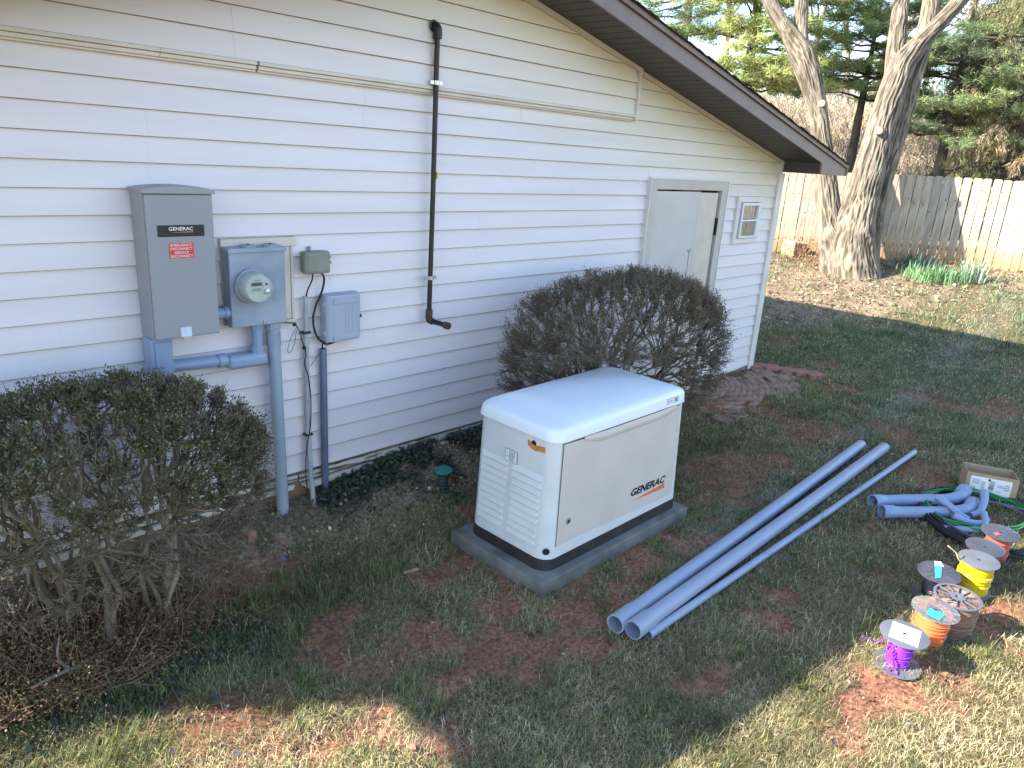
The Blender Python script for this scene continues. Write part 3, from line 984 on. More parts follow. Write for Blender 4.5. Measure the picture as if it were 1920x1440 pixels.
gb = empty('olive_junction_box', (2.15, 0, 1.54), 'small olive grey plastic junction box above the lilac cable cabinet', 'electrical box')
MB().box(2.085, 2.232, -.030, -.001, 1.542, 1.662).build('back_shell', M['plastic_olive'], gb, bevel=.010, seg=3)
MB().box(2.075, 2.235, -.082, -.0305, 1.540, 1.664).build('cover', M['plastic_olive'], gb, bevel=.014, seg=3)
MB().box(2.092, 2.220, -.0855, -.080, 1.556, 1.648).build('cover_panel', M['plastic_olive'], gb, bevel=.004)
MB().box(2.13, 2.152, -.008, 0, 1.662, 1.685).build('mounting_tab', M['plastic_olive'], gb, bevel=.002)
MB().box(2.2355, 2.252, -.06, -.03, 1.59, 1.604).box(2.2355, 2.250, -.06, -.03, 1.620, 1.634).box(2.240, 2.254, -.052, -.036, 1.5, 1.5).build('latch', M['plastic_olive'], gb, bevel=.002)

pb = empty('cable_cabinet', (2.32, 0, 1.12), 'lilac grey plastic cable cabinet with a ribbed door low on the siding', 'electrical box')
MB().box(2.205, 2.446, -.050, -.001, 1.122, 1.412).build('back_shell', M['plastic_grey'], pb, bevel=.012, seg=3)
b = MB()
prof = [(2.196, -.052), (2.196, -.082), (2.210, -.098), (2.30, -.106), (2.40, -.098), (2.428, -.085), (2.436, -.052)]
b.prism([(p[0], p[1]) for p in prof], 1.136, 1.412, 'z')
o = b.build('cabinet_door', M['plastic_grey'], pb, bevel=.008, seg=3)
for i in range(7):
    x0 = 2.232 + i * .0265
    yy = -.104 + abs(i - 3) * .0022 + (.004 if i in (0, 6) else 0)
    MB().box(x0, x0 + .016, yy - .003, yy + .012, 1.19, 1.350).build('rib', M['plastic_grey'], o, bevel=.0015)
MB().box(2.236, 2.405, -.1085, -.09, 1.362, 1.392).build('rib', M['plastic_grey'], o, bevel=.003)
MB().box(2.232, 2.410, -.1085, -.09, 1.150, 1.178).build('rib', M['plastic_grey'], o, bevel=.003)
for z in (1.345, 1.175):
    MB().box(2.188, 2.212, -.075, -.045, z, z + .030).build('hinge', M['plastic_grey'], pb, bevel=.003)
MB().lathe([(.010, 0), (.010, .012), (0, .014)], (2.4475, -.045, 1.262), (1, 0, 0), 14).build('latch', M['iron'], pb, smooth=True)

tc_ = empty('thin_conduit', (2.1, -.03, .2), 'thin pale conduit stub strapped to the siding, its foot kicked out into the soil', 'conduit')
MB().tube([(2.103, -.022, 1.408), (2.101, -.022, 1.10)], .0125, 14).build('pipe', M['pipe_old'], tc_, smooth=True)
MB().tube([(2.101, -.022, 1.155), (2.098, -.022, .55)], .0150, 14).build('pipe', M['pipe_old'], tc_, smooth=True)
MB().tube([(2.0985, -.022, .585), (2.090, -.06, .30), (2.080, -.11, .10)], .0160, 14).build('pipe', M['pipe_old'], tc_, smooth=True)
for z in (1.19, .56):
    MB().box(2.076, 2.124, -.040, -.001, z, z + .014).build('strap', M['iron'], tc_, bevel=.003)
dc = empty('dark_conduit', (2.2, -.03, .2), 'dark blue grey conduit standing open topped under the cable cabinet', 'conduit')
b = MB(); b.lathe([(.019, .008), (.0215, 0), (.0215, -.30), (.0215, -.96)], (2.207, -.028, 1.078), (0, 0, 1), 20)
b.build('pipe', M['pvc_dark'], dc, smooth=True)

prop(MB().tube(bez([(2.150, -.03, 1.545), (2.140, -.035, 1.50), (2.112, -.03, 1.44), (2.104, -.026, 1.395)]), .0045, 8).build('cable', M['cable'], smooth=True),
     'short black cable from the olive box into the thin conduit', 'cable')
prop(MB().tube(bez([(2.195, -.03, 1.545), (2.222, -.028, 1.505), (2.208, -.026, 1.43), (2.165, -.024, 1.34), (2.148, -.024, 1.26), (2.165, -.03, 1.17), (2.215, -.045, 1.118), (2.275, -.045, 1.122)]), .0060, 8).build('cable', M['cable'], smooth=True),
     'thick black cable looping from the olive box under the cable cabinet', 'cable')
prop(MB().tube(bez([(2.205, -.045, 1.135), (2.196, -.04, 1.11), (2.203, -.032, 1.09), (2.208, -.028, 1.05)]), .0045, 8).build('cable', M['cable'], smooth=True),
     'short black cable dropping into the open dark conduit', 'cable')
prop(MB().tube(bez([(1.925, -.03, 1.284), (1.975, -.03, 1.270), (2.026, -.03, 1.258), (2.055, -.028, 1.21), (2.072, -.03, 1.15), (2.088, -.04, 1.07), (2.075, -.04, 1.02), (2.100, -.042, .93), (2.112, -.042, .78), (2.104, -.042, .62),
                    (2.080, -.04, .50), (2.068, -.04, .35), (2.070, -.05, .20)]), .0030, 6).lathe([(0, -.012), (.010, -.008), (.010, .008), (0, .012)], (2.026, -.03, 1.255), (1, 0, 0), 10)
     .lathe([(0, -.012), (.010, -.008), (.010, .008), (0, .012)], (2.080, -.036, 1.11), (0, 0, 1), 10).build('ground_wire', M['cable'], smooth=True),
     'thin black ground wire with clamps running from the meter socket down to the soil', 'cable')
prop(MB().tube(bez([(2.04, -.028, 1.24), (2.000, -.02, 1.16), (1.985, -.02, 1.10), (2.005, -.02, 1.095), (2.030, -.02, 1.15), (2.042, -.024, 1.225)]), .0018, 6).build('wire_loop', M['cable_grey'], smooth=True),
     'loose loop of thin grey wire hanging beside the thin conduit', 'cable')
prop(MB().tube(bez([(2.25, -.04, 1.125), (2.19, -.03, 1.07), (2.12, -.03, .995), (2.085, -.035, 1.0), (2.10, -.03, 1.06)]), .0018, 6).build('wire_loop', mat('green_wire', (.06, .12, .10), rough=.5), smooth=True),
     'thin dark green wire slanting from the cabinet to the thin conduit', 'cable')

# black gas pipe
gp = empty('gas_pipe', (3.0, -.05, 1.17), 'black iron gas pipe running down the siding to a capped stub', 'pipe')
px = 2.988
MB().tube([(px, -.052, 2.885), (px, -.052, 2.0), (px - .003, -.050, 1.22)], .0158, 16).build('pipe', M['iron'], gp, smooth=True)
MB().tube(bez([(px - .01, .02, 2.935), (px - .006, -.02, 2.938), (px, -.050, 2.925), (px, -.054, 2.87)], 5), [.021] * 5 + [.026] * 11, 14).build('elbow', M['iron'], gp, smooth=True)
MB().lathe([(.034, 0), (.034, .004), (.024, .005)], (px - .01, -.030, 2.938), (0, -1, 0), 18).build('flange', M['iron'], gp)
MB().tube([(px - .003, -.05, 1.245), (px - .003, -.05, 1.195)], .0235, 14).tube(bez([(px - .003, -.05, 1.205), (px - .003, -.055, 1.178), (px + .001, -.085, 1.172)], 4), .0225, 14).build('elbow', M['iron_rust'], gp, smooth=True)
MB().tube([(px, -.075, 1.173), (px + .012, -.205, 1.170)], .0165, 14).build('pipe', M['iron'], gp, smooth=True)
MB().tube([(px + .0115, -.198, 1.170), (px + .0135, -.232, 1.169)], .024, 14).build('cap', M['iron_rust'], gp, smooth=True)
for z, mm in ((2.628, 'zinc'), (1.455, 'zinc')):
    MB().tube([(px, -.052, z - .012), (px, -.052, z + .012)], .0205, 14).box(px - .046, px + .046, -.058, -.046, z - .010, z + .010).build('clamp', M[mm], gp, smooth=True)
MB().box(px + .012, px + .022, -.074, -.055, 2.075, 2.115).build('tag', M['yellow'], gp, bevel=.003)

# ------------------------------------------------------------------ generator on its pad
pad = MB().box(2.598, 4.040, -1.537, -.788, -.03, .075).build('concrete_pad', M['conc'], None, bevel=.006)
prop(pad, 'dark grey concrete slab under the white standby generator', 'pad')

gen = empty('standby_generator', (3.32, -1.16, .075), 'white standby generator with a rounded lid on the concrete slab', 'generator')


def rrect(x0, x1, y0, y1, r, n=8, rr_=None):
    p = []
    s_ = r if rr_ is None else rr_
    for (cx, cy, a0, r) in ((x1 - s_, y1 - s_, 0, s_), (x0 + r, y1 - r, 90, r), (x0 + r, y0 + r, 180, r), (x1 - s_, y0 + s_, 270, s_)):
        for k in range(n + 1):
            a = radians(a0 + 90 * k / n)
            p.append((cx + r * cos(a), cy + r * sin(a)))
    return p


def loft(mb, rings, mi=0, cap0=True, cap1=True):
    n = len(rings[0])
    vs = [v for r in rings for v in r]
    fs = []
    for i in range(len(rings) - 1):
        for k in range(n):
            l = (k + 1) % n
            fs.append((i * n + k, i * n + l, (i + 1) * n + l, (i + 1) * n + k))
    if cap0: fs.append(tuple(range(n))[::-1])
    if cap1: fs.append(tuple((len(rings) - 1) * n + k for k in range(n)))
    mb.add(vs, fs, mi)
    return mb


def gbox(z, inset=0.0, r=.075):
    t = (z - .075) / .75
    return [(x, y, z) for x, y in rrect(2.678 + .034 * t + inset, 3.966 - .030 * t - inset, -1.472 + .014 * t + inset, -.852 + .004 * t - inset, max(r + .01 - inset, .01), rr_=max(.032 - inset, .01))]


b = MB(); loft(b, [gbox(.075, -.004), gbox(.138, -.004), gbox(.140, .012)], cap1=True)
b.build('base', M['black'], gen, smooth=True)
b = MB(); loft(b, [gbox(.140, .002), gbox(.144, -.001), gbox(.40), gbox(.825)])
body = b.build('body', M['gen'], gen, smooth=True)
# lid: skirt, shoulder, crowned top
rings = []
for (z, ins, r) in ((.822, -.006, .080), (.826, -.014, .086), (.882, -.010, .088), (.897, -.005, .09), (.907, .006, .095), (.913, .024, .10), (.919, .07, .11), (.924, .13, .10), (.927, .20, .06), (.928, .27, .02)):
    rg = []
    for (x, y) in rrect(2.712 + ins, 3.934 - ins, -1.458 + ins, -.846 - ins, max(r * 1.05, .012), 9, rr_=max(.045, r * .6) if ins < .1 else None):
        crown = .014 * (1 - ((x - 3.337) / .62) ** 2) - .016 * float(1 - ss(2.80, 2.93, x))
        rg.append((x, y, z + (crown if z > .88 else crown * .6 if z > .86 else 0)))
    rings.append(rg)
b = MB(); loft(b, rings)
lid = b.build('lid', M['gen_lid'], gen, smooth=True, angle=60)

def fy(z):                       # y of the front face at height z
    return -1.472 + .014 * (z - .075) / .75


# front panel: own sheet, dark seam round it, finger scoop at its top
def fpt(x, z, out):
    return (x, fy(z) - out, z)


b = MB()
sp = [(2.762, .222), (3.905, .192), (3.888, .806), (3.79, .806), (3.70, .790), (3.55, .788), (3.25, .792), (3.05, .790), (2.96, .806), (2.772, .812)]
sp_out = [(2.757, .214), (3.910, .184), (3.893, .811), (2.766, .818)]
b.add([fpt(x, z, .0006) for x, z in sp_out], [(3, 2, 1, 0)])
b.build('panel_seam', M['seam'], gen)
b = MB()
k = len(sp)
b.add([fpt(x, z, .0060) for x, z in sp] + [fpt(x, z, .0008) for x, z in sp], [tuple(range(k))] + [(i, i + k, (i + 1) % k + k, (i + 1) % k) for i in range(k)])
fp = b.build('front_panel', M['gen_panel'], gen, bevel=.002)
b = MB()
N_ = 26
xs = np.linspace(2.93, 3.84, N_)
prof = []
for i, x in enumerate(xs):
    t = i / (N_ - 1)
    prof.append(.030 * min(1, sin(pi * t) * 1.8) ** .8)
vs = []
for i, x in enumerate(xs):
    dp = prof[i]
    zt = .822
    vs += [fpt(x, zt - .004, .0075), fpt(x, zt - .010 - dp * .6, .010 + dp * .22), fpt(x, zt - .018 - dp * 1.0, .0095 + dp * .16), fpt(x, zt - .030 - dp * 1.15, .0062)]
fs = []
for i in range(N_ - 1):
    for j in range(3):
        a_ = i * 4 + j
        fs.append((a_, a_ + 1, a_ + 5, a_ + 4))
b.add(vs, fs)
b.build('handle_lip', M['gen_panel'], gen, smooth=True, angle=80)
b = MB().add([fpt(x, .8245, .0085) for x in xs] + [fpt(x, .8245 - prof[i] * .32, .0088) for i, x in enumerate(xs)], [(i, N_ + i, N_ + i + 1, i + 1) for i in range(N_ - 1)])
b.build('handle_gap', M['seam'], gen)
o = MB().lathe([(.019, 0), (.019, .003), (.014, .0045), (0, .0045)], fpt(2.846, .345, .006), (0, -1, 0), 20).build('lock', M['zinc'], fp, smooth=True)
MB().lathe([(.009, 0), (0, .001)], fpt(2.846, .345, .0112), (0, -1, 0), 12).build('lock_core', M['ink'], fp)
text('lettering', 'GENERAC', .06, M['ink'], fp, fpt(3.432, .310, .0072), ex=(1, 0, -.020), ey=(0.0, .018, 1), width=.375, height=.050, shear=.28, bold=.020)
b = MB().add([fpt(3.452, .276, .0070), fpt(3.806, .262, .0070), fpt(3.800, .297, .0070)], [(0, 1, 2)])
b.build('swoosh', M['orange'], fp)
MB().lathe([(.003, 0), (0, .0006)], fpt(3.828, .366, .0070), (0, -1, 0), 8).build('mark', M['ink_grey'], fp)
# louvred end panel
def sx(z): return 2.678 + .034 * (z - .075) / .75
lou = empty('louvre_panel', (0, 0, 0)); lou.parent = gen
for (ya, yb) in ((-.912, -1.128), (-1.160, -1.388)):
    for i in range(10):
        z = .214 + i * .0418 - (0.0 if ya > -1.1 else .004)
        x = sx(z + .02)
        ya_, yb_ = ya, yb
        b = MB().add([(x + .003, ya_, z), (x + .003, yb_, z), (x - .015, yb_ + .016, z + .005), (x - .015, ya_ - .016, z + .005), (x + .003, ya_ - .001, z + .038), (x + .003, yb_ + .001, z + .038)],
                     [(0, 1, 2, 3), (3, 2, 5, 4), (0, 3, 4), (1, 5, 2)][:4])
        b.build('louvre', M['gen'], lou, bevel=.0015)
# corner hole, bolt, stickers, tape
MB().lathe([(.020, 0), (.017, .001), (0, .001)], (2.7035, -1.4525, .195), (-.70, -.72, 0.05), 18).build('fork_hole', M['ink'], gen)
p0 = (sx(.79) - .001, -1.300, .780)
MB().lathe([(.018, 0), (.017, .002), (0, .0025)], p0, (-1, 0, 0), 14).build('exhaust_knockout', M['ink'], gen)
b = MB()
tp = [(-1.258, .778), (-1.29, .764), (-1.318, .757), (-1.345, .767), (-1.385, .768)]
vs = []
for i, (yy, zz) in enumerate(tp):
    vs += [(sx(.77) - .0035 - .003 * (i % 2), yy, zz - .014), (sx(.77) - .0035 - .003 * (i % 2), yy, zz + .016)]
b.add(vs, [(2 * i, 2 * i + 1, 2 * i + 3, 2 * i + 2) for i in range(4)])
b.build('tape', M['orange_tape'], gen)
xq = sx(.66) - .0050
o = MB().box(xq - .0004, xq + .001, -1.192, -1.104, .622, .692).build('warning_label', M['white'], gen)
MB().add([(xq - .0009, -1.110, .645), (xq - .0009, -1.128, .645), (xq - .0009, -1.119, .663)], [(0, 1, 2)]).build('warning_triangle', M['yellow'], o)
bars('print', M['ink_grey'], o, (xq - .0009, -1.131, .628), (0, -1, 0), (0, 0, 1), .052, .058, 7, 6)
b = MB()
for (y0, y1, z0, z1) in ((-1.194, -1.102, .620, .6225), (-1.194, -1.102, .6915, .694), (-1.104, -1.102, .6226, .6914), (-1.194, -1.192, .6226, .6914)):
    b.box(xq - .0006, xq + .001, y0, y1, z0, z1)
b.build('label_border', M['ink_grey'], gen)
yl = -1.4735
o = MB().box(3.712, 3.836, yl, yl + .002, .846, .882).build('lid_label', mat('silver_label', (.55, .56, .58), rough=.4), lid)
b = MB().box(3.716, 3.786, yl - .0006, yl, .851, .877)
b.build('label_field', M['white'], o)
bars('print', M['ink_grey'], o, (3.722, yl - .001, .859), (1, 0, 0), (0, 0, 1), .056, .012, 1, 7)
bars('print', M['ink'], o, (3.792, yl - .001, .851), (1, 0, 0), (0, 0, 1), .038, .026, 3, 8)
# hinged side labels near the far end of the front
b = MB()
for i, z in enumerate((.62, .56, .50, .43, .37)):
    b.add([fpt(3.905, z, .0016), fpt(3.917, z, .0016), fpt(3.917, z + .03, .0016), fpt(3.905, z + .03, .0016)], [(0, 1, 2, 3)])
b.build('side_label', mat('faded_print', (.55, .45, .43), (.66, .65, .64), rough=.5, scale=90), gen)

# green capped riser in the soil
cp = empty('capped_riser', (2.85, -.41, .12), 'corrugated dark riser pipe with a flat green cap beside the generator', 'pipe')
pr_ = [(.030 if i % 2 else .035, .02 + i * .0115) for i in range(16)]
MB().lathe(pr_, (2.848, -.412, .06), (0.0, 0, 1), 20).build('pipe', M['corr'], cp)
MB().lathe([(.034, -.012), (.056, -.004), (.060, .004), (.056, .010), (.046, .008), (0, .007)], (2.845, -.413, .262), (-.06, -.03, 1), 28).build('cap', M['green_cap'], cp, smooth=True)


# ------------------------------------------------------------------ loose conduit, elbows, coils, carton
def stick(name, a, c, r, label, bell=True, bell_len=.14, mtl='pvc', grp=None):
    a, c = Vector(a), Vector(c)
    d = (c - a).normalized()
    th = .006 * r / .045
    o = empty(name, a, label, 'conduit', grp)
    b = MB()
    P, Rr = [], []
    if bell:
        for t, q in ((0, 1.16), (bell_len, 1.16), (bell_len + .03, 1.0)):
            P.append(a + d * t); Rr.append(r * q)
    else:
        P.append(a); Rr.append(r)
    n = 14
    L = (c - a).length
    for k in range(1, n + 1):
        t = P and (bell_len + .03) + (L - bell_len - .03) * k / n
        P.append(a + d * t + Vector((0, 0, -.006 * sin(pi * k / n)))); Rr.append(r)
    b.tube(P, Rr, 24, caps=False)
    b.tube([P[0], P[0] + d * .35], [Rr[0] - th * 1.2, (Rr[0] - th * 1.2) * (.9 if bell else 1)], 24, caps=False)
    # rims
    for (pp, r0) in ((P[0], Rr[0]), (P[-1], r)):
        ax = -d if pp is P[0] else d
        b.lathe([(r0, 0), (r0, .0005), (r0 - th * 1.2, .0005)], pp, ax, 24)
    b.build('tube', M[mtl], o, smooth=True)
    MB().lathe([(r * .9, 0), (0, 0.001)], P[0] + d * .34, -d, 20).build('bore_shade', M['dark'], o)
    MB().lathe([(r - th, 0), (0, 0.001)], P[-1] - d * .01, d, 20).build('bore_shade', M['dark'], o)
    return o


g_ = 'grey conduit lengths laid out on the lawn'
stick('conduit_length', (2.640, -1.990, .060), (6.330, -1.835, .058), .042, 'thick grey belled conduit on the lawn, the one nearest the generator', grp=g_)
stick('conduit_length', (2.668, -2.078, .060), (6.440, -1.990, .058), .043, 'thick grey belled conduit on the lawn, middle one of three', grp=g_)
stick('conduit_length', (2.735, -2.128, .030), (6.585, -2.190, .045), .022, 'slim grey conduit on the lawn, farthest from the generator', bell=False, bell_len=.0, mtl='pvc_dark' if False else 'pvc', grp=g_)


def elbow(name, pts, r, label, bells=(True, True), mtl='pvc2', bl=.07):
    P = bez(pts, 6)
    o = empty(name, pts[0], label, 'conduit elbow', 'grey conduit elbows piled on the wire coils')
    b = MB(); b.tube(P, r, 20, caps=False)
    b.tube([p for p in P], r * .86, 20, caps=False)
    b.build('tube', M[mtl], o, smooth=True)
    for e, flag in ((0, bells[0]), (-1, bells[1])):
        p = Vector(P[e]); dd = (p - Vector(P[1 if e == 0 else -2])).normalized()
        rr = r * 1.17 if flag else r
        b = MB(); b.lathe([(r, -bl - .02), (rr, -bl), (rr, 0.012), (rr * .86, .012), (rr * .84, -bl)], p, dd, 20)
        b.build('bell', M[mtl], o, smooth=True)
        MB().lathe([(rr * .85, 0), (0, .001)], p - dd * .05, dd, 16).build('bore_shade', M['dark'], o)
    return o


elbow('conduit_elbow', [(5.232, -2.325, .055), (5.36, -2.395, .05), (5.52, -2.520, .055), (5.68, -2.66, .062), (5.80, -2.72, .075), (5.93, -2.722, .085)], .043, 'thick grey conduit elbow with belled ends, farther of the two sweeps')
elbow('conduit_elbow', [(5.13, -2.425, .05), (5.26, -2.530, .047), (5.42, -2.66, .048), (5.56, -2.765, .052), (5.68, -2.82, .060), (5.79, -2.815, .062)], .041, 'thick grey conduit elbow lying nearer the wire spools', (True, True))
elbow('conduit_elbow', [(5.505, -2.655, .130), (5.49, -2.74, .105), (5.478, -2.80, .075), (5.49, -2.85, .055)], .022, 'small grey elbow slanting down across the thick sweeps', (True, False), bl=.04)
elbow('conduit_elbow', [(5.40, -2.795, .080), (5.43, -2.86, .060), (5.50, -2.93, .050), (5.60, -2.95, .045)], .021, 'small grey elbow propped open end up in the pile', (True, False), bl=.04)
elbow('conduit_elbow', [(5.235, -2.79, .040), (5.31, -2.86, .038), (5.39, -2.93, .038), (5.46, -2.965, .045), (5.55, -2.95, .060), (5.60, -2.925, .085)], .022, 'small grey elbow nearest the spools in the pile', (False, False), bl=.04)
elbow('conduit_elbow', [(5.83, -2.86, .150), (5.76, -2.885, .115), (5.66, -2.89, .070), (5.60, -2.86, .050)], .023, 'small grey elbow standing up at the coil centre', (True, False), bl=.05)


def coil(name, c, ra, rb, rot, n, r, mtl, label, zr, jit, seed):
    """n turns of cable lying in an oval"""
    rg = random.Random(seed)
    b = MB()
    pts = []
    for t in range(n):
        a0, b0 = ra + rg.uniform(-jit, jit), rb + rg.uniform(-jit, jit)
        dx, dy = rg.uniform(-jit, jit) * .6, rg.uniform(-jit, jit) * .6
        ph = rg.uniform(0, 6)
        ring = []
        for k in range(44):
            a = 2 * pi * k / 44
            x = a0 * cos(a) * (1 + .02 * sin(3 * a + ph)); y = b0 * sin(a)
            X_ = c[0] + dx + x * cos(rot) - y * sin(rot); Y_ = c[1] + dy + x * sin(rot) + y * cos(rot)
            ring.append((X_, Y_, c[2] + zr * (t / max(1, n - 1)) + .010 * sin(2 * a + ph)))
        b.tube(ring, r, 8, closed=True)
    return prop(b.build(name, M[mtl], smooth=True), label, 'coil of cable')


coil('cable_coil', (5.66, -2.975, .020), .50, .40, radians(10), 15, .0095, 'cable', 'wide coil of black cable lying under the green wire and grey elbows', .035, .045, 3)
coil('cable_coil', (5.72, -2.86, .052), .38, .30, radians(-18), 4, .0062, 'cable_green', 'coil of bright green wire on top of the black cable', .018, .016, 5)
coil('cable_coil', (5.60, -3.02, .040), .41, .34, radians(5), 2, .0085, 'cable_grey', 'coil of dull grey cable showing between black and green coils', .01, .02, 8)

# carton
A_, B_ = Vector((6.040, -2.700, 0)), Vector((6.170, -3.008, 0))
ct = empty('cardboard_box', (6.2, -2.85, 0.0), 'open brown cardboard box with a white shipping label behind the wire coils', 'box')
e1 = (B_ - A_).normalized()
e2 = Vector((-e1.y, e1.x, 0))
if e2.x < 0: e2 = -e2
Lx, Ly, Hh = (B_ - A_).length, .205, .205
tl = Vector((-.045, 0.018, 1)).normalized()


def bp(u, v, w):
    return A_ + e1 * u + e2 * v + tl * w


def slab(b, u0, u1, v0, v1, w0, w1):
    c = [bp(u, v, w) for w in (w0, w1) for (u, v) in ((u0, v0), (u1, v0), (u1, v1), (u0, v1))]
    b.add(c, [(0, 3, 2, 1), (4, 5, 6, 7), (0, 1, 5, 4), (1, 2, 6, 5), (2, 3, 7, 6), (3, 0, 4, 7)])
    return b


t_ = .005
for (u0, u1, v0, v1) in ((0, Lx, 0, t_), (0, Lx, Ly - t_, Ly), (0, t_, t_, Ly - t_), (Lx - t_, Lx, t_, Ly - t_)):
    slab(MB(), u0, u1, v0, v1, 0.0, Hh).build('side_panel', M['carton'], ct)
slab(MB(), t_, Lx - t_, t_, Ly - t_, 0.002, .008).build('bottom_panel', M['carton'], ct)
o = slab(MB(), .028, Lx - .040, -.0012, -.0002, .055, .180).build('shipping_label', M['white'], ct)


def onbox(u, w): return tuple(bp(u, -.0018, w))


b = MB()
for i in range(13):
    ww = .080 + i * .0062
    slab(b, .150, .185, -.0018, -.0013, ww, ww + random.choice((.0018, .003, .0042)))
b.build('barcode', M['ink'], o)
slab(MB(), .140, .156, -.0018, -.0013, .158, .174).build('stamp', M['ink'], o)
for (u, w, ww, hh, nl) in ((.040, .120, .060, .04, 5), (.040, .075, .035, .022, 3), (.10, .085, .032, .065, 6), (.205, .115, .050, .025, 3), (.205, .082, .035, .010, 1), (.25, .10, .04, .05, 3)):
    bars('print', M['ink_grey'], o, onbox(u, w), tuple(e1), tuple(tl), ww, hh, nl, int(u * 1000 + w * 999))



# ------------------------------------------------------------------ wire spools
def spool(loc, rd, rw, hgt, wire, disc, label, lean=(0, 0), rz=0.0, top='solid', rbot=None, holes=True):
    rd *= .93
    o = empty('wire_spool', loc, label, 'wire spool', 'wire spools standing in a row on the lawn')
    o.rotation_euler = (lean[0], lean[1], rz)
    me_n = 36
    t = .005

    def put(mb, name, mm, par=o, smooth=True, **k):
        me = mb.mesh(name, mm if isinstance(mm, list) else M[mm], (0, 0, 0), smooth)
        if smooth:
            me.set_sharp_from_angle(angle=radians(35))
        return link(name, me, par)
    b = MB().lathe([(.012, 0), (rd - .004, 0), (rd, .002), (rd, t), (rd - .006, t + .001), (.012, t + .001)], (0, 0, 0), n=me_n)
    put(b, 'flange', disc)
    if top == 'open':      # rim, hub and spokes
        b = MB().lathe([(rd - .012, hgt - t), (rd, hgt - t), (rd, hgt + .001), (rd - .012, hgt + .001), (rd - .012, hgt - t)], n=me_n)
        b.lathe([(.014, hgt - .02), (.034, hgt - .006), (.036, hgt + .002), (.014, hgt + .002), (.012, hgt - .02)], n=24)
        for k in range(12):
            a = 2 * pi * k / 12
            c_, s_ = cos(a), sin(a)
            w_ = .0022
            v = []
            for r_ in (.033, rd - .008):
                for sd in (-w_, w_):
                    for zz in (hgt - .006, hgt + .001):
                        v.append((r_ * c_ - sd * s_, r_ * s_ + sd * c_, zz))
            b.add(v, [(0, 1, 3, 2), (4, 6, 7, 5), (0, 4, 5, 1), (2, 3, 7, 6), (1, 5, 7, 3), (0, 2, 6, 4)])
        f = put(b, 'flange', disc)
        b = MB()
        for k in range(9):
            rr = .040 + k * (rd - .055) / 9
            b.lathe([(rr, hgt - .012), (rr + .003, hgt - .0085), (rr + .006, hgt - .012)], n=36)
        put(b, 'wire_face', wire)
        return_top = f
    else:
        b = MB().lathe([(.009, hgt - t), (rd - .003, hgt - t), (rd, hgt - t + .001), (rd, hgt), (rd - .003, hgt + .001), (.036, hgt + .001), (.034, hgt - .0005), (.009, hgt - .0005), (.009, hgt - t)], n=me_n)
        f = put(b, 'flange', disc)
        b = MB().lathe([(.0095, hgt - .002), (0, hgt - .003)], n=16)
        put(b, 'hub_hole', 'ink', f)
        if top == 'ribbed':
            b = MB()
            for k in range(12):
                a = 2 * pi * k / 12
                c_, s_ = cos(a), sin(a)
                v = []
                for r_ in (.036, rd - .004):
                    for sd in (-.0018, .0018):
                        for zz in (hgt + .001, hgt + .003):
                            v.append((r_ * c_ - sd * s_, r_ * s_ + sd * c_, zz))
                b.add(v, [(0, 1, 3, 2), (4, 6, 7, 5), (0, 4, 5, 1), (2, 3, 7, 6), (1, 5, 7, 3), (0, 2, 6, 4)])
            put(b, 'rib', disc, f)
    b = MB().lathe([(rw * .6, t), (rw * .6, hgt - t)], n=20)
    put(b, 'core', 'disc_dark')
    # windings: a wavy helix of wire
    rg = random.Random(int(loc[0] * 1000))
    wr = .0032
    turns = int((hgt - 2 * t - .012) / (wr * 1.9))
    P = []
    for k in range(turns * 18):
        a = 2 * pi * k / 18
        tt = k / (turns * 18 - 1)
        rr = rw - wr + .0022 * sin(a * .37 + tt * 9) + rg.uniform(-.0006, .0006)
        P.append((rr * cos(a), rr * sin(a), t + .006 + (hgt - 2 * t - .012) * tt + .0035 * sin(a + 7 * tt * pi)))
    b = MB().tube(P, wr, 6)
    # a few crossing turns on the outside
    for c in range(5):
        z0 = rg.uniform(.25, .75) * hgt; am = rg.uniform(.004, .016); ph = rg.uniform(0, 6)
        ring = [((rw + wr * .8) * cos(2 * pi * k / 30), (rw + wr * .8) * sin(2 * pi * k / 30), z0 + am * sin(2 * pi * k / 30 + ph)) for k in range(30)]
        b.tube(ring, wr, 6, closed=True)
    b.lathe([(rw - wr * 1.6, t + .002), (rw - wr * 1.6, hgt - t - .002)], n=28)
    put(b, 'winding', wire)
    return o, f


def put_on(o, mb, name, mm, smooth=False):
    return link(name, mb.mesh(name, M[mm], (0, 0, 0), smooth), o)


z0 = lambda x, y: float(gz(x, y)[0]) + .004
# purple
s1, f1 = spool((3.490, -3.045, z0(3.49, -3.045) + .004), .116, .052, .178, 'w_purple', 'disc', 'small spool of purple wire with a square white label on top', lean=(radians(1), radians(-3)), top='solid')
a = radians(12)
v = [(x * cos(a) - y * sin(a), x * sin(a) + y * cos(a), .1797) for x, y in ((-.072, -.062), (.066, -.066), (.072, .058), (-.064, .062))]
o = put_on(f1, MB().add(v, [(0, 1, 2, 3)]), 'paper_label', 'white')
put_on(o, MB().lathe([(.009, .1803), (0, .1804)], n=16), 'hub_hole', 'ink')
put_on(o, MB().box(-.05, .04, .036, .037, .1802, .1804).box(-.05, .02, -.048, -.047, .1802, .1804).box(.02, .05, -.03, -.0292, .1802, .1804), 'ruled_line', 'ink_grey')
put_on(s1, MB().tube(bez([(-.040, .030, .150), (-.075, .055, .158), (-.105, .085, .140), (-.135, .11, .160), (-.165, .135, .172)]), .0030, 6)
       .tube(bez([(-.045, .010, .135), (-.085, .030, .10), (-.080, .0, .06), (-.098, .012, .02), (-.085, -.03, .010), (-.070, -.01, .03), (-.080, .02, .12)]), .0030, 6), 'loose_end', 'w_purple', True)
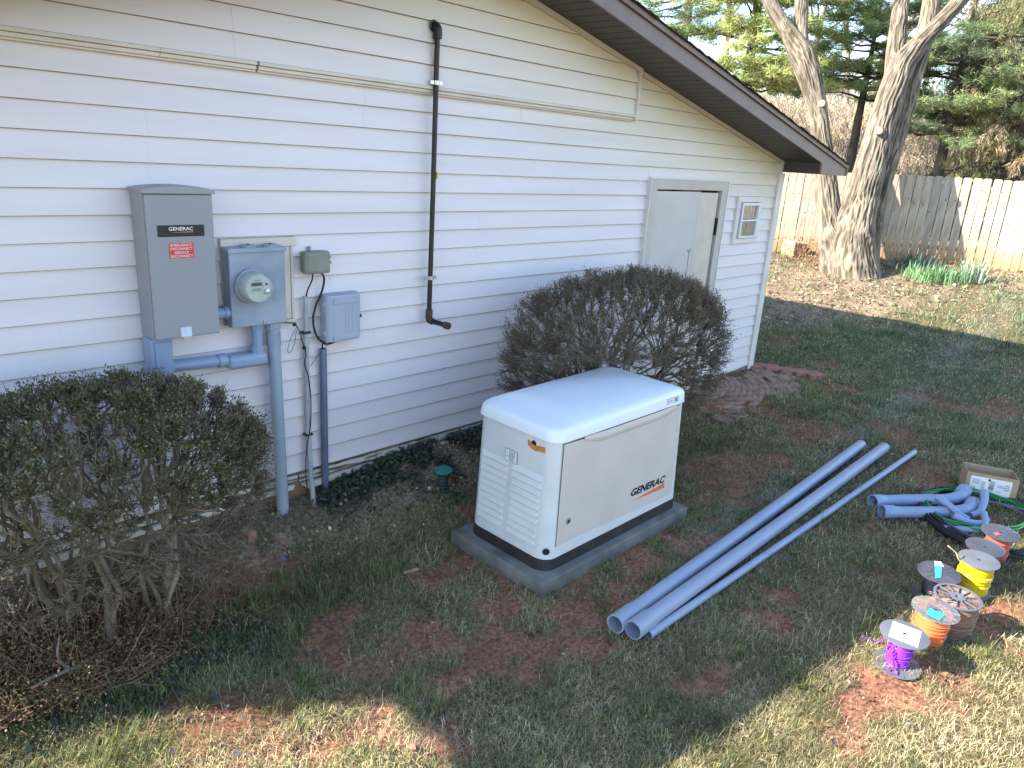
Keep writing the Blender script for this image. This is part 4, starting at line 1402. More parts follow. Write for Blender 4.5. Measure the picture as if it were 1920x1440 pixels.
# orange
s2, f2 = spool((3.838, -3.075, z0(3.84, -3.07)), .118, .078, .200, 'w_orange', 'disc_clear', 'spool of orange wire under a clear flange with a blue tape tab', lean=(radians(2), radians(-4)), rz=.4, top='ribbed')
put_on(f2, MB().add([(-.095, -.005, .2045), (-.03, -.035, .2045), (-.008, .030, .2045), (-.072, .052, .2045)], [(0, 1, 2, 3)]), 'tape', 'blue_tape')
put_on(s2, MB().tube(bez([(.070, -.040, .150), (.10, -.07, .12), (.085, -.11, .06), (.10, -.13, .02)]), .0034, 6).tube(bez([(.075, -.030, .13), (.11, -.06, .10), (.10, -.10, .04), (.115, -.125, .012)]), .0034, 6), 'loose_end', 'w_orange', True)
b = MB()
for k in range(7):
    rr = .040 + k * .0055
    b.lathe([(rr, .190), (rr + .0028, .1935), (rr + .0055, .190)], n=32)
put_on(s2, b, 'wire_face', 'w_orange', True)
put_on(s2, MB().add([(.115, -.035, .197), (.150, -.085, .190), (.130, -.10, .188), (.095, -.055, .197)], [(0, 1, 2, 3)]), 'paper_tag', 'carton')
# brown
s3, f3 = spool((4.060, -3.125, z0(4.06, -3.12)), .122, .104, .205, 'w_brown', 'disc', 'fat spool of brown wire with an open spoked flange', lean=(radians(1), radians(-4)), rz=.2, top='open')
# black with blue tape
s4, f4 = spool((4.330, -2.975, z0(4.3, -3.0)), .118, .060, .165, 'w_black', 'disc_dark', 'dark spool with blue tape on its flange behind the brown wire spool', lean=(radians(-3), radians(-5)), rz=.7, top='ribbed')
put_on(f4, MB().add([(-.065, .050, .1705), (-.055, .015, .1705), (.05, -.035, .1705), (.085, -.030, .1705), (.06, .0, .1705)], [(0, 1, 2, 3, 4)]), 'tape', 'blue_tape')
put_on(f4, MB().add([(.045, -.045, .1712), (.095, -.05, .1712), (.10, -.015, .1712), (.06, -.002, .1712)], [(0, 1, 2, 3)]), 'paper_tag', 'white')
# yellow
s5, f5 = spool((4.560, -3.105, z0(4.55, -3.1)), .112, .084, .205, 'w_yellow', 'disc', 'spool of yellow wire with one loose end sticking up', lean=(radians(1), radians(-4)), rz=.1, top='solid')
put_on(s5, MB().tube(bez([(-.060, .065, .17), (-.085, .095, .215), (-.090, .110, .245), (-.125, .155, .290)]), .0034, 6), 'loose_end', 'w_cream', True)
# second dark spool
s6, f6 = spool((4.790, -3.085, z0(4.78, -3.08)), .112, .072, .19, 'w_black', 'disc_dark', 'dark spool of navy wire between the yellow and the red spool', lean=(radians(2), radians(-4)), top='solid')
# red
s7, f7 = spool((5.085, -3.105, z0(5.08, -3.1)), .112, .066, .195, 'w_red', 'disc_dark', 'spool of red wire farthest along, beside the cable coils', lean=(radians(1), radians(-5)), top='ribbed')
put_on(f7, MB().add([(-.07, .01, .1995), (-.03, -.01, .1995), (-.02, .015, .1995), (-.05, .03, .1995)], [(0, 1, 2, 3)]), 'tape', 'w_red')

# ------------------------------------------------------------------ brick patio by the door
pat = empty('brick_patio', (7.0, -.5, 0), kind='structure')
bm_ = []
for sz in ((.205, .060), (.200, .095)):
    for v in range(3):
        j = lambda: random.uniform(-.004, .004)
        L, w = sz
        mb = MB().add([(-L / 2 + j(), -w / 2 + j(), -.06), (L / 2 + j(), -w / 2 + j(), -.06), (L / 2 + j(), w / 2 + j(), -.06), (-L / 2 + j(), w / 2 + j(), -.06),
                       (-L / 2 + j(), -w / 2 + j(), j()), (L / 2 + j(), -w / 2 + j(), j()), (L / 2 + j(), w / 2 + j(), j()), (-L / 2 + j(), w / 2 + j(), j())],
                      [(4, 5, 6, 7), (0, 1, 5, 4), (1, 2, 6, 5), (2, 3, 7, 6), (3, 0, 4, 7)])
        bm_.append(mb)
bmesh_ = {(mn, i): bm_[i].mesh('brick', M[mn]) for mn in ('brick', 'brick2') for i in range(6)}
cxp, cyp = 6.55, .25            # the courses curve round the door step
nb = 0
rr = .30
while rr < 1.72:
    w = .060 if rr > .55 else .095
    mi = 0 if w < .08 else 3
    na = int(rr * radians(115) / .212)
    for k in range(na):
        a = radians(-108) + (k + .5 + (nb % 2) * .5) * .212 / rr
        x, y = cxp + rr * cos(a) * 1.02, cyp + rr * sin(a) * .82
        if y > -.03 or y < -.70 + .25 * (fr0 := random.random() - .5): continue
        if (x < 5.75) or random.random() < .05: continue
        o = link('brick', bmesh_[(random.choice(('brick', 'brick', 'brick2')), mi + random.randrange(3))], pat,
                 (x - 7.0, y + .5, float(gbase(x, y)) + random.uniform(.006, .014)), (random.uniform(-.012, .012), random.uniform(-.012, .012), a + pi / 2 + random.uniform(-.04, .04)))
    nb += 1
    rr += w + .010
edg = [(7.93, -.02), (8.02, -.17), (8.12, -.31), (8.23, -.43), (8.30, -.56)]
for i, (x, y) in enumerate(edg[:5]):
    me = MB().box(-.115, .115, -.085, .085, -.05, .0).mesh('brick', M['brick3'])
    o = link('brick', me, pat, (x + .05 - 7.0, y + .5, float(gz(x, y)[0]) + .035), (random.uniform(-.03, .03), random.uniform(-.03, .03), radians(-38 + i * 3)))
    bv = o.modifiers.new('bevel', 'BEVEL'); bv.width = .004; bv.segments = 2


# ------------------------------------------------------------------ bushes
def shell_pts(n, c, ax, rng, lo=-1.0, rmin=.92, rmax=1.0, p=2.6):
    out = []
    while sum(len(o) for o in out) < n:
        d = rand_dir(n, rng)
        d = d[d[:, 2] > lo]
        # squarer than an ellipsoid: clipped hedge
        k = (np.abs(d) ** p).sum(1) ** (1 / p)
        q_ = d / k[:, None] * rng.uniform(rmin, rmax, len(d))[:, None]
        out.append(q_)
    return np.concatenate(out)[:n] * ax + c


def bush(name, label, base, c, ax, seed, ntips, twigcol, leafcol, leafL, nleaf, botfade, spread=.16):
    rng = np.random.default_rng(seed)
    base, c, ax = np.array(base), np.array(c), np.array(ax)
    root = empty(name, tuple(base), label, 'bush')
    nodes, par, rad = [], [], []
    roots = base + np.c_[rng.uniform(-spread, spread, 16), rng.uniform(-spread * .7, spread * .7, 16), np.full(16, -.03)]
    lv = [(18, .42, .42 + .1, .0105), (110, .62, .70, .0068), (440, .78, .86, .0040), (ntips, .90, 1.0, .0022)]
    prev = roots
    P_all, R_all = [], []
    prevr = np.full(len(roots), .0135)
    prevd = np.tile([0, 0, 1.0], (len(roots), 1))
    tips = None
    for li, (n, r0, r1, rr_) in enumerate(lv):
        t = shell_pts(n, c, ax, rng, lo=-.75 if li else -.2, rmin=r0, rmax=r1)
        t[:, 2] = np.maximum(t[:, 2], .05)
        g_ = (t[:, 0] > 2.6) & (t[:, 0] < 4.12) & (t[:, 2] < 1.02)
        t[g_, 1] = np.maximum(t[g_, 1], -.80)
        if li == 0:
            t = c + (t - c) * np.array([1, 1, .6]) - np.array([0, 0, ax[2] * .45])
        # nearest parent, favouring those beneath
        d = np.linalg.norm((t[:, None, :] - prev[None, :, :]) * np.array([1, 1, .6]), axis=2) + .9 * np.maximum(0, prev[None, :, 2] - t[:, None, 2])
        pi_ = d.argmin(1)
        a, b_ = prev[pi_], t
        K = 5
        s_ = np.linspace(0, 1, K)[None, :, None]
        L = np.linalg.norm(b_ - a, axis=1)[:, None, None]
        mid = a[:, None, :] + (b_ - a)[:, None, :] * s_
        bow = prevd[pi_][:, None, :] * L * .22 * (s_ * (1 - s_) * 2)
        wig = rng.normal(size=(n, K, 3)) * L * .045
        wig[:, 0] = 0; wig[:, -1] = 0
        P = mid + bow + wig
        R_ = (np.minimum(prevr[pi_], rr_ * 1.7)[:, None] * (1 - s_[:, :, 0]) + rr_ * .8 * s_[:, :, 0])
        P_all.append(P); R_all.append(R_ * rng.uniform(.75, 1.25, (n, 1)))
        prevd = unit(P[:, -1] - P[:, -2])
        prev, prevr = t, np.full(n, rr_ * .85)
        tips = t
    # short side twigs all along the outer branches
    Pm = np.concatenate([P_all[2], P_all[3]])
    for (nt_, ll, rr_) in ((int(ntips * 2.4), .07, .0014), (int(ntips * 2.4), .045, .0011)):
        i = rng.integers(0, len(Pm), nt_)
        if ll < .05: i = rng.integers(len(P_all[2]), len(Pm), nt_)
        k = rng.integers(1, 5, nt_)
        a = Pm[i, k]
        out = unit(unit((a - c) / ax) * .8 + rand_dir(nt_, rng) * .8 + np.array([0, 0, .5]))
        L = rng.uniform(.4, 1.0, nt_)[:, None] * ll
        e = a + out * L
        g_ = (e[:, 0] > 2.6) & (e[:, 0] < 4.12) & (e[:, 2] < 1.05)
        e[g_, 1] = np.maximum(e[g_, 1], -.82)
        midp = (a + e) / 2 + rand_dir(nt_, rng) * L * .12
        P_all.append(np.stack([a, midp, e], 1)); R_all.append(np.tile([rr_, rr_ * .9, rr_ * .5], (nt_, 1)))
        if ll < .05: tw = (a, out, L)
    vs, qs, cs, off = [], [], [], 0
    for li, (P, R_) in enumerate(zip(P_all, R_all)):
        v, q_ = batch_tubes(P, R_, 5 if li < 2 else 3)
        vs.append(v); qs.append(q_ + off); off += len(v)
        cc = np.array(twigcol[min(li, 2)])[None] * rng.uniform(.65, 1.35, (len(P), 1))
        cs.append(np.repeat(cc, len(v) // len(P), 0))
    vs = np.concatenate(vs) - base
    link('branches', fast('branches', vs, np.concatenate(qs), None, [M['twig']], np.concatenate(cs)), root)
    # leaves, thick over the top and thinning below
    a, out, L = tw
    srcs = np.concatenate([a + out * L * f for f in (.3, .6, 1.0)] + [tips])
    hrel = (srcs[:, 2] - c[2]) / ax[2]
    wgt = np.clip((hrel - botfade[0]) / (botfade[1] - botfade[0]), botfade[2], 1)
    wgt = wgt * (0.25 + 1.2 * ss(.35, .65, fbm(srcs * 6, seed, 2)))
    idx = rng.choice(len(srcs), nleaf, p=wgt / wgt.sum())
    C = srcs[idx] + rng.normal(size=(nleaf, 3)) * .012
    D = unit(unit((C - c) / ax) * .6 + rand_dir(nleaf, rng) + np.array([0, 0, .35]))
    v, q_ = leaf_quads(C, D, rand_dir(nleaf, rng), rng.uniform(.6, 1.3, nleaf) * leafL, rng.uniform(.35, .6, nleaf) * leafL)
    ci = rng.choice(len(leafcol), nleaf, p=[w_ for w_, _ in leafcol])
    cc = np.array([c_ for _, c_ in leafcol])[ci] * rng.uniform(.6, 1.4, (nleaf, 1))
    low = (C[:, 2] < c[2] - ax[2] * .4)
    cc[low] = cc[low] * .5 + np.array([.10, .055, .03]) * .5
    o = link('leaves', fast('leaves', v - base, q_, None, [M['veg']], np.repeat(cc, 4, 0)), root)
    o['kind'] = 'stuff'
    return root


bush('clipped_bush', 'rounded clipped bush with olive tips and bare lower branches below the transfer switch', (.86, -.55, .05), (.81, -.555, .765), (.71, .44, .48), 11, 2300,
     [(.21, .17, .13), (.20, .155, .11), (.19, .145, .11)],
     [(.48, (.115, .118, .052)), (.24, (.17, .15, .065)), (.16, (.15, .10, .06)), (.12, (.24, .24, .18))], .0155, 62000, (-.15, .62, .06), .20)
bush('clipped_bush', 'rounded leafless looking purple brown bush between the generator and the side door', (4.40, -.66, .05), (4.32, -.67, .88), (1.08, .58, .62), 12, 3300,
     [(.20, .165, .125), (.19, .15, .11), (.185, .145, .105)],
     [(.46, (.145, .115, .078)), (.34, (.175, .150, .085)), (.20, (.145, .095, .075))], .0130, 56000, (-.15, .7, .07), .26)

# low tangle of reddish shoots and lichened boughs at the foot of the near bush
rng = np.random.default_rng(5)
sk = empty('bush_undergrowth', (.75, -.65, .05), 'tangle of rusty brown shoots and pale lichened boughs round the foot of the near bush', 'undergrowth')
n = 2200
a = np.c_[rng.normal(.58, .27, n), rng.normal(-.57, .15, n), np.full(n, .04)]
a[:, 1] = np.clip(a[:, 1], -.86, -.1)
dr = unit(np.c_[rng.normal(0, .6, n), rng.normal(0, .6, n), rng.uniform(.2, 1.2, n)])
L = (.08 + .24 * rng.random(n) ** 1.4)[:, None]
P = np.stack([a, a + dr * L * .5 + rand_dir(n, rng) * .03, a + dr * L + rand_dir(n, rng) * .04], 1)
v, q_ = batch_tubes(P, np.tile([.0022, .0018, .0010], (n, 1)), 3)
link('shoots', fast('shoots', v - np.array([.75, -.65, .05]), q_, None, [M['twig']], np.repeat(np.array([.26, .145, .095]) * rng.uniform(.4, 1.5, (n, 1)), 9, 0)), sk)
C = P[:, 1:].reshape(-1, 3)
C = np.repeat(C, 8, 0) + rng.normal(size=(len(C) * 8, 3)) * .03
v, q_ = leaf_quads(C, rand_dir(len(C), rng), rand_dir(len(C), rng), rng.uniform(.008, .018, len(C)), rng.uniform(.005, .010, len(C)))
cc = np.where(rng.random((len(C), 1)) < .6, np.array([[.22, .125, .075]]), np.array([[.17, .18, .07]])) * rng.uniform(.6, 1.4, (len(C), 1))
o = link('leaves', fast('leaves', v - np.array([.75, -.65, .05]), q_, None, [M['veg']], np.repeat(cc, 4, 0)), sk); o['kind'] = 'stuff'
for pts, r in (([(.74, -.68, .10), (.60, -.80, .16), (.50, -.86, .20), (.42, -.88, .20)], .009), ([(.56, -.82, .17), (.53, -.81, .24), (.55, -.78, .31)], .006)):
    P = bez(pts, 6)
    MB().tube(P, [r * (1.2 - .7 * i / len(P)) for i in range(len(P))], 8).build('bough', mat('lichened_bark', (.11, .09, .07), (.24, .22, .18), rough=.95, scale=22), sk, smooth=True)


# ------------------------------------------------------------------ grass, leaves, ivy
def visible_sample(n, rng, r0=1.6, r1=24, pw=1.0, a0=-10, a1=104):
    u = rng.random(n)
    if abs(pw - 1) < 1e-6:
        r = r0 * (r1 / r0) ** u
    else:
        r = (r0 ** (1 - pw) + u * (r1 ** (1 - pw) - r0 ** (1 - pw))) ** (1 / (1 - pw))
    a = np.radians(rng.uniform(a0, a1, n))
    return r * np.sin(a), -3.7 + r * np.cos(a), r


def keep_mask(x, y):
    k = (y < -.02) | (x > 7.95)
    k &= ~((x > 2.56) & (x < 4.08) & (y > -1.57) & (y < -.76))
    k &= x < 17.0
    k &= ~((x > 15.6) & (y > 1.7))
    k &= y < 8
    e = (((x - 6.85) / 1.40) ** 2 + ((y - .0) / .70) ** 2) < 1
    k &= ~(e & (RNG.random(len(x)) < .85))
    return k


def blades(name, n, seed, kind, label):
    rng = np.random.default_rng(seed)
    x, y, r = visible_sample(n, rng, 1.5, 17, .55 if kind == 'straw' else .60)
    # grass grows in tufts
    if kind == 'green':
        nc = n // 9
        ci = rng.integers(0, nc, n)
        x, y, r = x[ci], y[ci], r[ci]
        s_ = .020 + .004 * r
        x = x + rng.normal(0, 1, n) * s_; y = y + rng.normal(0, 1, n) * s_
    d, mu, fr = dirt(x, y), mulch(x, y), frost(x, y)
    patch = fbm(np.c_[x, y] * 1.6, 91, 3)
    fine = fbm(np.c_[x, y] * 6, 92, 2)
    leftg = ss(-.2, -.9, y - .2) * (1 - ss(1.2, 2.2, x)) * (1 - ss(-1.15, -1.6, y) * .3)
    sunny = np.zeros(n)
    if kind == 'green':
        p = .10 + .66 * ss(.42, .62, patch * .6 + fine * .4) + .45 * leftg + .30 * ss(5, 8, x)
        gp_ = ss(.52, .62, fbm(np.c_[x, y] * .9, 95, 3)) * (x > 11)
        p = p * (1 - .96 * d) * (1 - .90 * mu * (1 - .6 * gp_))
    else:
        p = (.35 + .65 * ss(.38, .6, 1 - patch * .5 - fine * .5 + .1)) * (1 - .90 * d) * (1 - .6 * mu) * (1 - .4 * leftg)
        p = np.maximum(p, fr * .55)
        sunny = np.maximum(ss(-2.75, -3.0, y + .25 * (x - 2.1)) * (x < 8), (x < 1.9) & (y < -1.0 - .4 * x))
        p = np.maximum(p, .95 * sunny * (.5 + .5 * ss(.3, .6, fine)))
    k = keep_mask(x, y) & (rng.random(n) < p)
    x, y, r, fr, patch, mu, fine, leftg = (q_[k] for q_ in (x, y, r, fr, patch, mu, fine, leftg))
    N = len(x)
    z = gz(x, y) - .004
    ph = rng.uniform(0, 2 * pi, N)
    wsc = np.clip(r / 4.2, .75, 4)
    if kind == 'green':
        long_ = ss(.5, .75, fine)
        L = rng.uniform(.024, .062, N) * (1 + .55 * long_ * (rng.random(N) < .5)) * (1 + .35 * leftg) * (1 + .25 * ss(6, 12, x))
        L = L * (1 + .9 * ss(.60, .72, fbm(np.c_[x, y] * 4.3, 97, 3)))
        lean = rng.uniform(.3, 1.15, N)
        wd = rng.uniform(.0020, .0042, N) * wsc
        base = np.where(rng.random((N, 1)) < .3, np.array([[.25, .255, .085]]), np.array([[.120, .150, .050]]))
        cool = ss(5, 9, x)[:, None]
        base = base * (1 - .5 * cool) + np.array([[.115, .18, .115]]) * .5 * cool
        rim = np.array([[.35, .355, .28]])
        f2 = (fr * .48)[:, None] * rng.uniform(.3, 1, (N, 1))
        base = base * (1 - f2) + rim * f2
        mossy = (np.exp(-(((x - 8.2) / 1.0) ** 2 + ((y + .75) / .5) ** 2)))[:, None]
        base = base * (1 - .6 * mossy) + np.array([[.26, .32, .06]]) * .6 * mossy
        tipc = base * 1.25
    else:
        L = rng.uniform(.03, .10, N)
        lean = rng.uniform(.8, 1.5, N)
        wd = rng.uniform(.0013, .0028, N) * wsc
        base = np.array([[.52, .42, .25]]) * rng.uniform(.25, 1.2, (N, 1))
        rim = np.array([[.45, .41, .33]])
        f2 = (fr * .7)[:, None]
        base = base * (1 - f2) + rim * f2 * rng.uniform(.6, 1.1, (N, 1))
        base = base * (1 + .45 * sunny[k][:, None])  # straw raised inside the sunlit patches: sunlight put into the colour
        tipc = base
    tone = .62 + .85 * fbm(np.c_[x, y] * 3.7, 96, 3)
    base = base * rng.uniform(.55, 1.4, (N, 1)) * tone[:, None]
    tipc = tipc * tone[:, None]
    dirx, diry = np.cos(ph), np.sin(ph)
    side = np.c_[-diry, dirx, np.zeros(N)]
    h = np.c_[dirx, diry, np.zeros(N)]
    o0 = np.c_[x, y, z]
    l1, l2 = lean * .55, lean
    p1 = o0 + h * (np.sin(l1) * L * .5)[:, None] + np.array([0, 0, 1.0]) * (np.cos(l1) * L * .5)[:, None]
    p2 = p1 + h * (np.sin(l2) * L * .5)[:, None] + np.array([0, 0, 1.0]) * (np.cos(l2) * L * .5)[:, None]
    if kind == 'straw':
        p1[:, 2] = np.maximum(p1[:, 2], z + .006); p2 = p2 + side * (rng.normal(0, .3, N) * L)[:, None]
        p2[:, 2] = z + .004 + rng.uniform(0, .02, N)
    V = np.stack([o0 - side * wd[:, None] / 2, o0 + side * wd[:, None] / 2, p1 - side * wd[:, None] * .42, p1 + side * wd[:, None] * .42, p2], 1).reshape(-1, 3)
    b5 = np.arange(N)[:, None] * 5
    Q = b5 + np.array([[0, 1, 3, 2]])
    T = b5 + np.array([[2, 3, 4]])
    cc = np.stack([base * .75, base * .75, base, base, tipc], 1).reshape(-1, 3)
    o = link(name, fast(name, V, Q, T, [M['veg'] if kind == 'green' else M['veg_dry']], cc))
    return prop(o, label, 'grass', kind='stuff')


blades('grass', 520000, 101, 'green', 'short uneven green lawn grass between bare patches of red soil')
blades('dry_grass', 520000, 102, 'straw', 'dead straw coloured grass lying matted over the lawn')


def scatter_leaves(name, n, seed, where, cols, size, label, cat, flat=.35, zl=(.004, .03)):
    rng = np.random.default_rng(seed)
    x, y, r = visible_sample(n, rng, 1.5, 18, .6)
    p = where(x, y, rng)
    k = keep_mask(x, y) & (rng.random(n) < p)
    x, y, r = x[k], y[k], r[k]
    N = len(x)
    C = np.c_[x, y, gz(x, y) + rng.uniform(zl[0], zl[1], N)]
    D = unit(np.c_[rng.normal(size=(N, 2)), rng.normal(0, flat, N)])
    Nn = unit(np.c_[rng.normal(0, flat, (N, 2)), np.ones(N)])
    s_ = rng.uniform(.5, 1.2, N) * size * np.clip(r / 6, .9, 2.2)
    side = unit(np.cross(D, Nn))
    upv = np.cross(side, D)
    w_ = s_ * rng.uniform(.5, .8, N)
    cur = rng.uniform(-.2, .45, N) * s_
    pts = [C, C + D * (s_ * .45)[:, None] + side * (w_ * .5)[:, None] + upv * cur[:, None] * .6, C + D * s_[:, None] + upv * cur[:, None] * .4,
           C + D * (s_ * .5)[:, None] - side * (w_ * .5)[:, None] + upv * cur[:, None] * .5, C + D * (s_ * .5)[:, None]]
    V = np.stack(pts, 1).reshape(-1, 3)
    b5 = np.arange(N)[:, None] * 5
    T = np.concatenate([b5 + np.array([[4, 0, 1]]), b5 + np.array([[4, 1, 2]]), b5 + np.array([[4, 2, 3]]), b5 + np.array([[4, 3, 0]])])
    ci = rng.choice(len(cols), N)
    cc = np.array(cols)[ci] * rng.uniform(.6, 1.4, (N, 1))
    o = link(name, fast(name, V, None, T, [M['veg_dry']], np.repeat(cc, 5, 0)))
    return prop(o, label, cat, kind='stuff')


scatter_leaves('fallen_leaves', 4200, 111, lambda x, y, r_: .10 + .5 * mulch(x, y), [(.08, .07, .075), (.20, .12, .08), (.15, .15, .18), (.32, .18, .10)], .052,
               'curled brown and slate coloured fallen leaves scattered on the lawn', 'leaves')
scatter_leaves('leaf_litter', 90000, 112, lambda x, y, r_: mulch(x, y), [(.28, .20, .14), (.38, .29, .21), (.17, .11, .08), (.46, .38, .28), (.25, .28, .12)], .035,
               'tan leaf litter covering the bed under the tree and by the wall', 'leaves', flat=.5)
scatter_leaves('clover', 60000, 113, lambda x, y, r_: ss(.55, .66, fbm(np.c_[x, y] * 2.7, 131, 3)) * (1 - dirt(x, y)) * (.25 + .75 * ss(-.3, -1.0, y) * (1 - ss(2, 3, x)) + .5 * ss(7, 9, x)),
               [(.09, .17, .06), (.13, .21, .07), (.18, .26, .09)], .018, 'low clover and weeds spreading through the lawn', 'clover', flat=.6, zl=(.006, .022))

scatter_leaves('soil_clods', 60000, 114, lambda x, y, r_: dirt(x, y) * .8, [(.25, .115, .07), (.17, .08, .05), (.32, .16, .10), (.13, .07, .05)], .016,
               'crumbled red clay clods on the bare patches', 'soil', flat=.9, zl=(-.004, .010))
scatter_leaves('lawn_debris', 14000, 115, lambda x, y, r_: np.full(len(x), .5), [(.10, .065, .045), (.07, .05, .04), (.22, .15, .10), (.36, .29, .20)], .022,
               'bits of bark and leaf scattered through the turf', 'debris', flat=.6)

# ivy creeping along the foot of the wall
rng = np.random.default_rng(121)
n = 9000
x = np.where(rng.random(n) < .86, rng.uniform(2.1, 4.3, n), rng.normal(.85, .35, n))
y = -.015 - np.abs(rng.normal(0, .13, n)) * (1 + .5 * ss(2.2, 3.2, x))
y = np.where(x < 1.9, rng.normal(-.85, .12, n), y)
kk = fbm(np.c_[x, y] * 7, 7, 2) > .40
x, y = x[kk], y[kk]
N = len(x)
C = np.c_[x, y, gz(x, y) + rng.uniform(.0, .055, N) * np.exp(-((y + .08) / .2) ** 2) + rng.uniform(0, .03, N)]
D = unit(np.c_[rng.normal(size=(N, 2)), rng.normal(-.1, .4, N)])
v, q_ = leaf_quads(C, D, unit(np.c_[rng.normal(0, .5, (N, 2)) - [0, .5], np.ones(N)]), rng.uniform(.016, .038, N), rng.uniform(.015, .034, N))
cc = np.array([(.05, .065, .045), (.07, .062, .066), (.07, .10, .05)])[rng.integers(0, 3, N)] * rng.uniform(.6, 1.6, (N, 1))
prop(link('ivy', fast('ivy', v, q_, None, [M['veg']], np.repeat(cc, 4, 0))), 'dark ivy creeping along the foot of the siding', 'ivy', kind='stuff')

# ------------------------------------------------------------------ fence
FP = [(13.9, 5.0), (14.81, 3.11), (15.9, .907), (16.40, -.45), (16.33, -1.35), (16.2, -3.0)]
fence = empty('wooden_fence', (15.9, .9, .7), 'tall weathered wooden board fence behind the forked tree', 'fence')
bw = .150
fmes = []
for v in range(6):
    h = 1.62 + random.uniform(-.004, .004)
    w = bw - .008 + random.uniform(-.004, .003)
    poly = [(-w / 2, -.06), (w / 2, -.06), (w / 2, h - .022), (w / 2 - .02, h), (-w / 2 + .02, h), (-w / 2, h - .022)]
    mb = MB().prism(poly, -.009, .009, 'y')
    # knots and a split: slight proud ring
    for _ in range(2):
        mb.lathe([(.014, 0), (.010, .0015), (0, .001)], (random.uniform(-.05, .05), -.0088, random.uniform(.2, h - .2)), (0, -1, 0), 8, mi=1)
    fmes.append([mb.mesh('fence_board', [M['fence%d' % q], M['bark_dark']]) for q in (1, 2, 3)])
soil = mat('stained_board_foot', (.40, .25, .10), (.52, .36, .18), rough=.9, scale=6)
for (x0, y0), (x1, y1) in zip(FP[:-1], FP[1:]):
    L = math.hypot(x1 - x0, y1 - y0)
    a = math.atan2(y1 - y0, x1 - x0)
    nb = int(L / bw)
    for i in range(nb):
        t = (i + .5) / nb
        x, y = x0 + (x1 - x0) * t, y0 + (y1 - y0) * t
        z = float(gbase(x, y)) + random.uniform(-.005, .005)
        # FP runs with the camera side on the right hand: turn so that local -y faces it
        link('fence_board', random.choice(random.choice(fmes)), fence, (x - 15.9, y - .9, z - .7), (random.uniform(-.008, .008), random.uniform(-.006, .006), a + random.uniform(-.015, .015)))
    for zz in (.25, .85, 1.4):
        px_, py_ = -sin(a), cos(a)
        za, zb_ = float(gbase(x0, y0)) + zz, float(gbase(x1, y1)) + zz
        b = MB()
        o1 = np.array([px_, py_]) * .012; o2 = np.array([px_, py_]) * .055
        vs = [(x0 + o_[0], y0 + o_[1], za + d) for d in (0, .085) for o_ in (o1, o2)] + [(x1 + o_[0], y1 + o_[1], zb_ + d) for d in (0, .085) for o_ in (o1, o2)]
        b.add(vs, [(0, 1, 3, 2), (4, 6, 7, 5), (0, 4, 5, 1), (2, 3, 7, 6), (0, 2, 6, 4), (1, 5, 7, 3)])
        b.build('fence_rail', M['fence2'], fence)
# stain on board feet comes from splashed clay: a material ramp by height in each board
for q in (1, 2, 3):
    n_ = M['fence%d' % q].node_tree
    bs = [x for x in n_.nodes if x.type == 'BSDF_PRINCIPLED'][0]
    src = bs.inputs['Base Color'].links[0].from_socket
    tcn = [x for x in n_.nodes if x.type == 'TEX_COORD'][0]
    sp_ = n_.nodes.new('ShaderNodeSeparateXYZ'); n_.links.new(tcn.outputs['Object'], sp_.inputs[0])
    mr = n_.nodes.new('ShaderNodeMapRange')
    mr.inputs['From Min'].default_value = .05; mr.inputs['From Max'].default_value = .55
    mr.inputs['To Min'].default_value = .9; mr.inputs['To Max'].default_value = 0
    n_.links.new(sp_.outputs[2], mr.inputs[0])
    mx = n_.nodes.new('ShaderNodeMix'); mx.data_type = 'RGBA'; mx.blend_type = 'MULTIPLY'
    n_.links.new(mr.outputs[0], mx.inputs[0]); n_.links.new(src, mx.inputs['A']); mx.inputs['B'].default_value = (.95, .66, .36, 1)
    n_.links.new(mx.outputs['Result'], bs.inputs['Base Color'])

# ------------------------------------------------------------------ forked tree
def vp(u, v, dep):
    """point at a given depth in front of the viewpoint the tree was surveyed from"""
    f = 1362.6
    x, y = (u - 960) / f, -(v - 720) / f
    return Vector(CAM) + (r2 * x + u2 * y + fw) * dep


